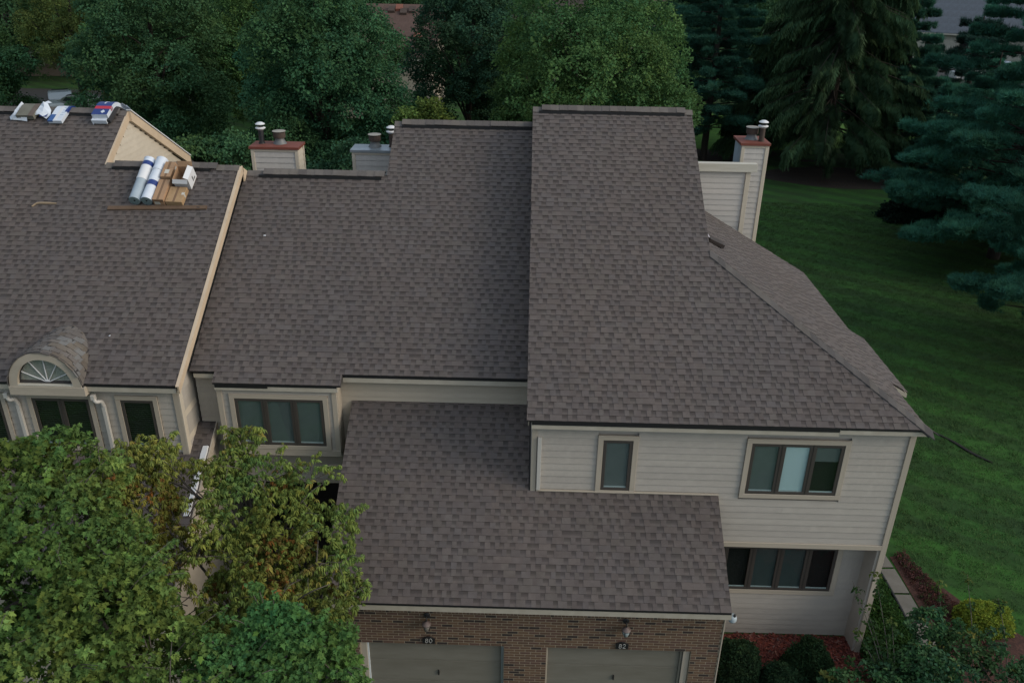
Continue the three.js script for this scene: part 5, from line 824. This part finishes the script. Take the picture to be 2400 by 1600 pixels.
// rose of Sharon: loose leafy bush with upright twigs in front of the wing
const bushLobes = [[8.21, 1.48, -0.91, 0.36],[8.82, 1.23, -0.46, 0.5],[7.9, 1.16, -0.19, 0.45],[7.01, 0.96, 0.03, 0.38],[9.15, 1.1, 0.15, 0.6],[9.9, 0.9, 0.1, 0.5],[8.08, 0.97, 0.35, 0.75],[9.33, 1.17, 0.57, 0.85],[6.41, 0.85, 0.1, 0.35],[7.16, 0.86, 0.52, 0.55]];
const SHR = [0, 1].map(() => cluster(6, leafGeo([[0, 0], [0.022, 0.02], [0.03, 0.04], [0.014, 0.065], [0, 0.09]], 0.3, 3), CR, 0.12, 0.8, 1.3, -0.3, 0.8));
{ const b = broadleaf('flowering_bush', 'big loose leafy bush with upright twigs beside the garden path', V3(8.6, 0, 0), bushLobes, 4600, [0.03, 0.085, 0.042], { seed: 80, spurs: 40, r: 0.03, category: 'bush', geos: SHR, sparse: 0.40, size: 0.85, color: (p, R) => (R() < 0.06 ? [0.14, 0.16, 0.045] : R() < 0.5 ? [0.036, 0.095, 0.034] : [0.05, 0.11, 0.05]), singles: 160, leaf: SHR[0], leafSize: 0.8, single: [0.045, 0.11, 0.04] });
  const R = rng(81), tw = [], L = [[], []]; const tips = [[6.65, 2.35, -1.15], [6.9, 1.95, -0.9], [6.72, 1.55, -0.6], [7.05, 2.6, -1.2], [6.45, 1.15, -0.4], [9.2, 2.1, -1.7], [8.6, 2.0, -1.6], [9.9, 1.6, -1.6], [7.3, 1.9, -0.6], [5.9, 0.75, 0.35], [5.7, 0.6, 0.5]];
  for (const [x, y, z] of tips) { const s = V3(x < 6.2 ? 6.6 : x < 7.6 ? 7.35 : x, 0.3, x < 7.6 ? 0.25 : -0.5), e = V3(x, y, z), c = s.clone().lerp(e, 0.5).add(V3(0, 0.15, 0)); tw.push(tube([s, c, e], [0.012, 0.008, 0.003], 5, 10)); for (let k = 0; k < 16; k++) { const q = Math.pow(R(), 0.6), p = s.clone().lerp(e, 0.25 + 0.75 * q).add(V3((R() - 0.5) * 0.16, 0.15 * 4 * (0.25 + 0.75 * q) * (1 - (0.25 + 0.75 * q)) + (R() - 0.5) * 0.1, (R() - 0.5) * 0.14)); L[k % 2].push({ p, e: new THREE.Euler(R() - 0.5, R() * 6.28, R() - 0.5), s: 0.6 + R() * 0.4, c: jit(q > 0.9 ? [0.085, 0.12, 0.03] : [0.035, 0.075, 0.025], R, 0.5) }); } }
  part('twigs', mergeGeometries(tw), M.barkPale, b).userData.kind = 'stuff'; SHR.forEach((g, i) => inst('twig_leaves', g, LEAF, L[i], b)); }
// trees before the houses
const mapleA = [[-7.21, 6.22, 1.7, 0.75], [-6.75, 6.42, 1.38, 0.55], [-6.1, 6.22, 1.55, 0.42], [-6.53, 5.9, 2.33, 0.9], [-6.57, 5.42, 3.24, 1.1], [-5.65, 5.65, 2.6, 0.65], [-5.45, 5.33, 3.49, 0.95], [-5.93, 5.0, 4.06, 1.1], [-4.6, 4.87, 3.81, 0.8], [-5.25, 5.42, 3.05, 0.6], [-7.9, 5.6, 2.4, 1.0], [-7.4, 4.9, 3.4, 1.2], [-4.2, 4.6, 4.5, 0.8], [-6.3, 4.3, 3.2, 1.2], [-5.5, 4.3, 2.9, 0.9]];
const mapleLow = [[-3.26, 4.71, 3.09, 0.55], [-2.58, 4.62, 3.13, 0.48], [-2.87, 4.53, 3.51, 0.7], [-3.6, 4.55, 3.62, 0.6], [-2.3, 4.46, 3.42, 0.35], [-3.2, 4.0, 3.4, 0.8], [-2.75, 3.9, 3.0, 0.6], [-2.5, 3.6, 3.5, 0.7]];
const GREEN = [0.055, 0.135, 0.026];
broadleaf('maple_tree', 'lush green maple in front of the arched dormer house', V3(-6.4, -0.2, 3.2), mapleA, 15500, GREEN, { seed: 90, spurs: 120, r: 0.14, geos: SPRIG, size: 0.58, tilt: 1.6, leafSize: 0.7, sparse: 0.35, bark: M.barkPale, singles: 260, single: [0.07, 0.16, 0.03], color: (p, R) => { const k = noise(p.x * 1.1, p.y * 1.1, p.z * 1.1), s = R() < 0.10 ? 1.5 : 1; return [lerp(0.055, 0.145, k) * s, lerp(0.14, 0.205, k) * s, lerp(0.038, 0.052, k) * s]; } });
broadleaf('maple_tree', 'smaller green maple crown before the left garage corner', V3(-3.0, -0.5, 3.5), mapleLow, 6400, GREEN, { seed: 91, spurs: 60, r: 0.07, geos: SPRIG, size: 0.55, tilt: 1.6, leafSize: 0.68, sparse: 0.32, bark: M.barkPale, singles: 140, single: [0.06, 0.15, 0.03], color: (p, R) => { const k = noise(p.x * 1.3, p.y * 1.3, p.z * 1.3); return [lerp(0.048, 0.11, k), lerp(0.14, 0.195, k), lerp(0.042, 0.054, k)]; } });
const dogLobes = [[-6.54, 5.37, -0.07, 0.45], [-6.04, 5.5, -0.15, 0.33], [-6.17, 4.97, 0.45, 0.6], [-5.33, 5.24, 0.31, 0.55], [-4.63, 5.73, -0.39, 0.28], [-4.77, 5.46, -0.14, 0.33], [-4.19, 5.26, 0.05, 0.5], [-3.45, 5.33, 0.12, 0.36], [-4.51, 4.99, 0.52, 0.65], [-3.74, 4.94, 0.76, 0.62], [-3.05, 4.83, 0.81, 0.55], [-2.82, 4.47, 1.2, 0.32], [-4.94, 4.67, 1.02, 0.65], [-3.98, 4.51, 1.31, 0.7], [-3.23, 4.4, 1.35, 0.42], [-5.44, 4.3, 1.32, 0.6], [-2.8, 4.13, 1.7, 0.45], [-4.47, 4.17, 1.81, 0.65], [-3.64, 4.08, 1.96, 0.5], [-5.15, 4.0, 2.02, 0.6], [-2.5, 4.28, 1.53, 0.2], [-4.3, 3.7, 1.2, 0.8], [-5.2, 3.7, 0.9, 0.8], [-3.4, 3.7, 1.2, 0.6], [-5.21, 4.27, 1.16, 0.5], [-5.52, 4.7, 0.62, 0.45], [-4.87, 4.0, 1.73, 0.5], [-6.74, 5.01, 0.15, 0.4], [-5.7, 4.2, 0.7, 0.5]];
{ const d = broadleaf('dogwood_tree', 'olive and russet tinged tree between the maples and the garage roof', V3(-4.2, -0.3, 1.2), dogLobes, 15500, [0.10, 0.105, 0.028], { seed: 92, spurs: 150, r: 0.09, geos: WHORL, size: 0.62, sparse: 0.40, tilt: 0.9, bark: M.barkPale, singles: 220, leaf: WHORL[0], leafSize: 0.7, single: [0.16, 0.185, 0.045],
    color: (p, R) => { const k = noise(p.x * 0.9 + 3, p.y * 0.9, p.z * 0.9), r = noise(p.x * 1.5 + 30, p.y * 1.5, p.z * 1.5); const west = Math.max(0, Math.min(1, (-5.0 - p.x) / 1.2)); if (r > 0.73 - 0.08 * west && R() < 0.4) return R() < 0.35 ? [0.22, 0.115, 0.035] : [0.18, 0.15, 0.045]; return [lerp(0.15, 0.25, k), lerp(0.225, 0.26, k), lerp(0.056, 0.062, k)]; } });
  const tw = [[[-3.5, 3.6, 1.5], [-3.3, 4.3, 1.9], [-3.05, 4.55, 1.95], [-2.75, 4.6, 1.8]], [[-3.3, 4.3, 1.9], [-3.0, 4.2, 2.1], [-2.7, 4.15, 2.15]], [[-3.2, 4.3, 1.3], [-3.05, 4.7, 1.45], [-3.0, 5.1, 1.4]], [[-4.2, 3.8, 2.0], [-3.9, 4.1, 2.5], [-3.75, 4.3, 2.65]], [[-4.2, 4.9, 0.6], [-4.1, 5.4, 0.4], [-3.9, 5.7, 0.3]], [[-5.6, 4.6, 1.9], [-5.3, 4.9, 2.0], [-5.2, 5.1, 1.9]]].map((l) => tube(l.map((q) => V3(...q)), [0.022, 0.014, 0.006], 6, 14)); part('bare_twigs', mergeGeometries(tw), M.barkPale, d).userData.kind = 'stuff'; }
{ const t = thing('drain_pipe', 'black drain hose lying across the lawn beside the hip roof corner', 'drain pipe', 13, 0, -10), p = [[12.2, -11.6], [12.73, -10.65], [13.1, -10.1], [13.4, -9.45], [13.75, -9.0]].map(([x, z], i) => V3(x, groundY(x, z) + 0.03, z)); part('hose', tube(p, [0.010, 0.014, 0.022, 0.028, 0.02], 8, 24), M.black, t); part('soil_edge', tube(p.map((q) => q.clone().add(V3(0.07, -0.05, 0.03))), [0.05, 0.05, 0.07, 0.08, 0.05], 6, 24), mat([0.02, 0.016, 0.012], { roughness: 1 }), t); }
{ // mown grass over the near lawn
  const R = rng(950), mb = new MB(); for (let i = 0; i < 9; i++) { const a = R() * 6.283, x = (R() - 0.5) * 0.16, z = (R() - 0.5) * 0.16, h = 0.035 + R() * 0.03, l = 0.03; mb.tri(V3(x - 0.006 * Math.cos(a), 0, z - 0.006 * Math.sin(a)), V3(x + 0.006 * Math.cos(a), 0, z + 0.006 * Math.sin(a)), V3(x + Math.sin(a) * l, h, z - Math.cos(a) * l)); }
  const tuft = mb.geo(), L = [], g = structureStuff('grass'); for (let i = 0; i < 60000; i++) { const d = Math.pow(R(), 0.7), z = 1.0 - d * 36, x = 7.7 + R() * (8 + d * 16); if (z > -6.4 && x < 9.6 + Math.max(0, (z + 4.8)) * 0.6) continue; const n = fbm(x * 0.35, z * 0.35, 2, 3), stripe = 0.93 + 0.14 * (Math.sin(((z * Math.cos(0.62) - x * Math.sin(0.62)) / 12) * 2 * Math.PI * 8) > 0 ? 1 : 0); L.push({ p: V3(x, groundY(x, z), z), e: new THREE.Euler((R() - 0.5) * 0.4, R() * 6.28, (R() - 0.5) * 0.4), s: 0.7 + R() * 0.7, c: jit([lerp(0.033, 0.056, n) * stripe, lerp(0.085, 0.102, n) * stripe, 0.024 * stripe], R, 0.4) }); } inst('blades', tuft, mat([1, 1, 1], { roughness: 1 }), L, g); }

// ---------------------------------------------------------------- far houses and cars glimpsed through the trees
function farHouse(label, x, z, w, dp, eave, ridge, turn, roofM, wallM, o = {}) {
  const t = thing('far_house', label, 'house', x, 0, z); t.rotation.y = turn; const P = (n, g, m, par = t) => { const q = fin(new THREE.Mesh(g, m)); q.name = n; par.add(q); return q; }, hw = w / 2, hd = dp / 2;
  P('wall', new MB().box(-hw, hw, 0, eave, -hd, hd).prism([V3(-hw, eave, -hd), V3(-hw, eave, hd), V3(-hw, ridge - 0.1, 0)], V3(0.1, 0, 0)).prism([V3(hw - 0.1, eave, -hd), V3(hw - 0.1, eave, hd), V3(hw - 0.1, ridge - 0.1, 0)], V3(0.1, 0, 0)).geo(), wallM);
  const s = (ridge - eave) / hd, r = P('roof', new MB().prism([V3(-hw - 0.4, eave - 0.4 * s, hd + 0.4), V3(hw + 0.4, eave - 0.4 * s, hd + 0.4), V3(hw + 0.4, ridge, 0), V3(-hw - 0.4, ridge, 0)], V3(0, 0.12, 0.05)).prism([V3(-hw - 0.4, ridge, 0), V3(hw + 0.4, ridge, 0), V3(hw + 0.4, eave - 0.4 * s, -hd - 0.4), V3(-hw - 0.4, eave - 0.4 * s, -hd - 0.4)], V3(0, 0.12, -0.05)).geo(), roofM);
  P('gutter', boxGeo(-hw - 0.4, hw + 0.4, eave - 0.42 * s - 0.1, eave - 0.4 * s + 0.05, hd + 0.42, hd + 0.54), M.capWhite); P('rake_trim', new MB().prism([V3(-hw - 0.46, eave - 0.4 * s - 0.12, hd + 0.42), V3(-hw - 0.46, eave - 0.4 * s + 0.14, hd + 0.42), V3(-hw - 0.46, ridge + 0.14, 0), V3(-hw - 0.46, ridge - 0.12, 0)], V3(0.05, 0, 0)).geo(), M.capWhite);
  for (let i = 0; i < 4; i++) { const wx = -hw + w * (i + 0.5) / 4, f = P('window', boxGeo(wx - 0.6, wx + 0.6, 1.0, 2.3, hd, hd + 0.05), M.capWhite); P('pane', boxGeo(wx - 0.5, wx + 0.5, 1.1, 2.2, hd + 0.05, hd + 0.06), M.room, f); }
  for (const [vx, k, rust] of o.vents ?? []) P('roof_vent', new MB().frame(V3(vx, lerp(ridge, eave, k) + 0.12, hd * k), V3(0.55, 0, 0), V3(0, 0.22, 0.05), V3(0, -s * 0.55, 0.55)).geo(), rust ? mat([0.20, 0.075, 0.05]) : M.rust, r);
}
const ROOFB = mat([0.125, 0.078, 0.065], { roughness: 0.95, map: granuleTex }), ROOFT = mat([0.16, 0.115, 0.095], { roughness: 0.95, map: granuleTex }), ROOFG = mat([0.10, 0.125, 0.16], { roughness: 0.9, map: granuleTex });
farHouse('far house with brown roof and rusty vents between two dark trees', -11.4, -62, 3.6 + 4, 11, 4.9, 8.1, 0, ROOFB, M.cream, { vents: [[-0.1, 0.1, false], [0.5, 0.06, true], [0.9, 0.14, false], [1.6, 0.1, false], [2.3, 0.62, true]] });
farHouse('far tan-roofed house above the bright round tree', 3.4, -68, 8, 10, 4.6, 9.2, -0.5, ROOFT, M.cream);
farHouse('far pale house with a white gable end at the top edge', 9.2, -79, 7, 9, 6.6, 9.6, 0.2, ROOFT, M.capWhite);
farHouse('low brown far house behind the thin olive tree and cars', -47, -79, 18, 9, 3.0, 6.0, 0.1, ROOFT, mat([0.22, 0.18, 0.145], { roughness: 0.9, map: grimeTex }));
farHouse('far house with blue-grey roof behind the blue-green pine', 58, -104, 16, 10, 3.4, 7.0, -0.35, ROOFG, M.capWhite);
function car(label, x, z, turn, m) {
  const t = thing('parked_car', label, 'car', x, 0.03, z, undefined); t.rotation.y = turn; const P = (n, g, mm, par = t) => { const q = fin(new THREE.Mesh(g, mm)); q.name = n; par.add(q); return q; };
  const s = new THREE.Shape(); s.moveTo(-2.25, 0.32); s.lineTo(2.2, 0.32); s.quadraticCurveTo(2.32, 0.62, 2.15, 0.8); s.quadraticCurveTo(1.6, 0.95, 1.15, 0.98); s.quadraticCurveTo(0.6, 1.42, 0.1, 1.45); s.quadraticCurveTo(-0.9, 1.48, -1.5, 1.05); s.quadraticCurveTo(-2.1, 1.0, -2.25, 0.85); s.closePath();
  const g = plain(new THREE.ExtrudeGeometry(s, { depth: 1.56, bevelEnabled: true, bevelSize: 0.09, bevelThickness: 0.1, bevelSegments: 3 })); g.translate(0, 0, -0.78); P('body', g, m);
  P('windscreen', new MB().quad(V3(1.13, 1.08, -0.7), V3(1.13, 1.08, 0.7), V3(0.42, 1.50, 0.62), V3(0.42, 1.50, -0.62)).geo(), mat([0.05, 0.07, 0.08], { roughness: 0.08 })); P('rear_window', new MB().quad(V3(-1.5, 1.16, 0.66), V3(-1.5, 1.16, -0.66), V3(-0.95, 1.5, -0.6), V3(-0.95, 1.5, 0.6)).geo(), mat([0.03, 0.04, 0.045], { roughness: 0.08 }));
  for (const q of [-1, 1]) { P('side_window', new MB().quad(V3(-1.25, 1.05, q * 0.885), V3(0.9, 1.05, q * 0.885), V3(0.2, 1.40, q * 0.885), V3(-0.8, 1.40, q * 0.885)).geo(), mat([0.02, 0.025, 0.03], { roughness: 0.08 })); for (const wx of [-1.4, 1.42]) { const w = P('wheel', lathe([[0, -0.1], [0.3, -0.1], [0.34, -0.05], [0.34, 0.05], [0.3, 0.1], [0, 0.1]], 20).rotateX(Math.PI / 2).translate(wx, 0.34, q * 0.82), M.black); P('rim', lathe([[0, 0.105], [0.2, 0.105]], 14).rotateX(q * Math.PI / 2).translate(wx, 0.34, q * 0.82), M.steel, w); } P('headlight', boxGeo(2.16, 2.27, 0.62, 0.76, q * 0.7 - 0.16, q * 0.7 + 0.16), M.sillWhite); }
}
const paint = (c) => new THREE.MeshPhysicalMaterial({ color: lin(...c), roughness: 0.35, metalness: 0.3, clearcoat: 1, clearcoatRoughness: 0.06, side: THREE.DoubleSide });
car('silver parked car with pale windscreen beyond the roof ridge', -38.0, -57.5, -1.1, paint([0.22, 0.25, 0.26])); car('dull olive-grey parked car beyond the roof ridge', -35.4, -56.0, -0.35, paint([0.15, 0.16, 0.13]));
car('white car parked far behind the spruce', 48.0, -84, 0.2, paint([0.72, 0.74, 0.75])); car('pale blue car parked far behind the blue-green pine', 53.5, -88, 0.1, paint([0.4, 0.5, 0.6]));

renderer.render(scene, camera);
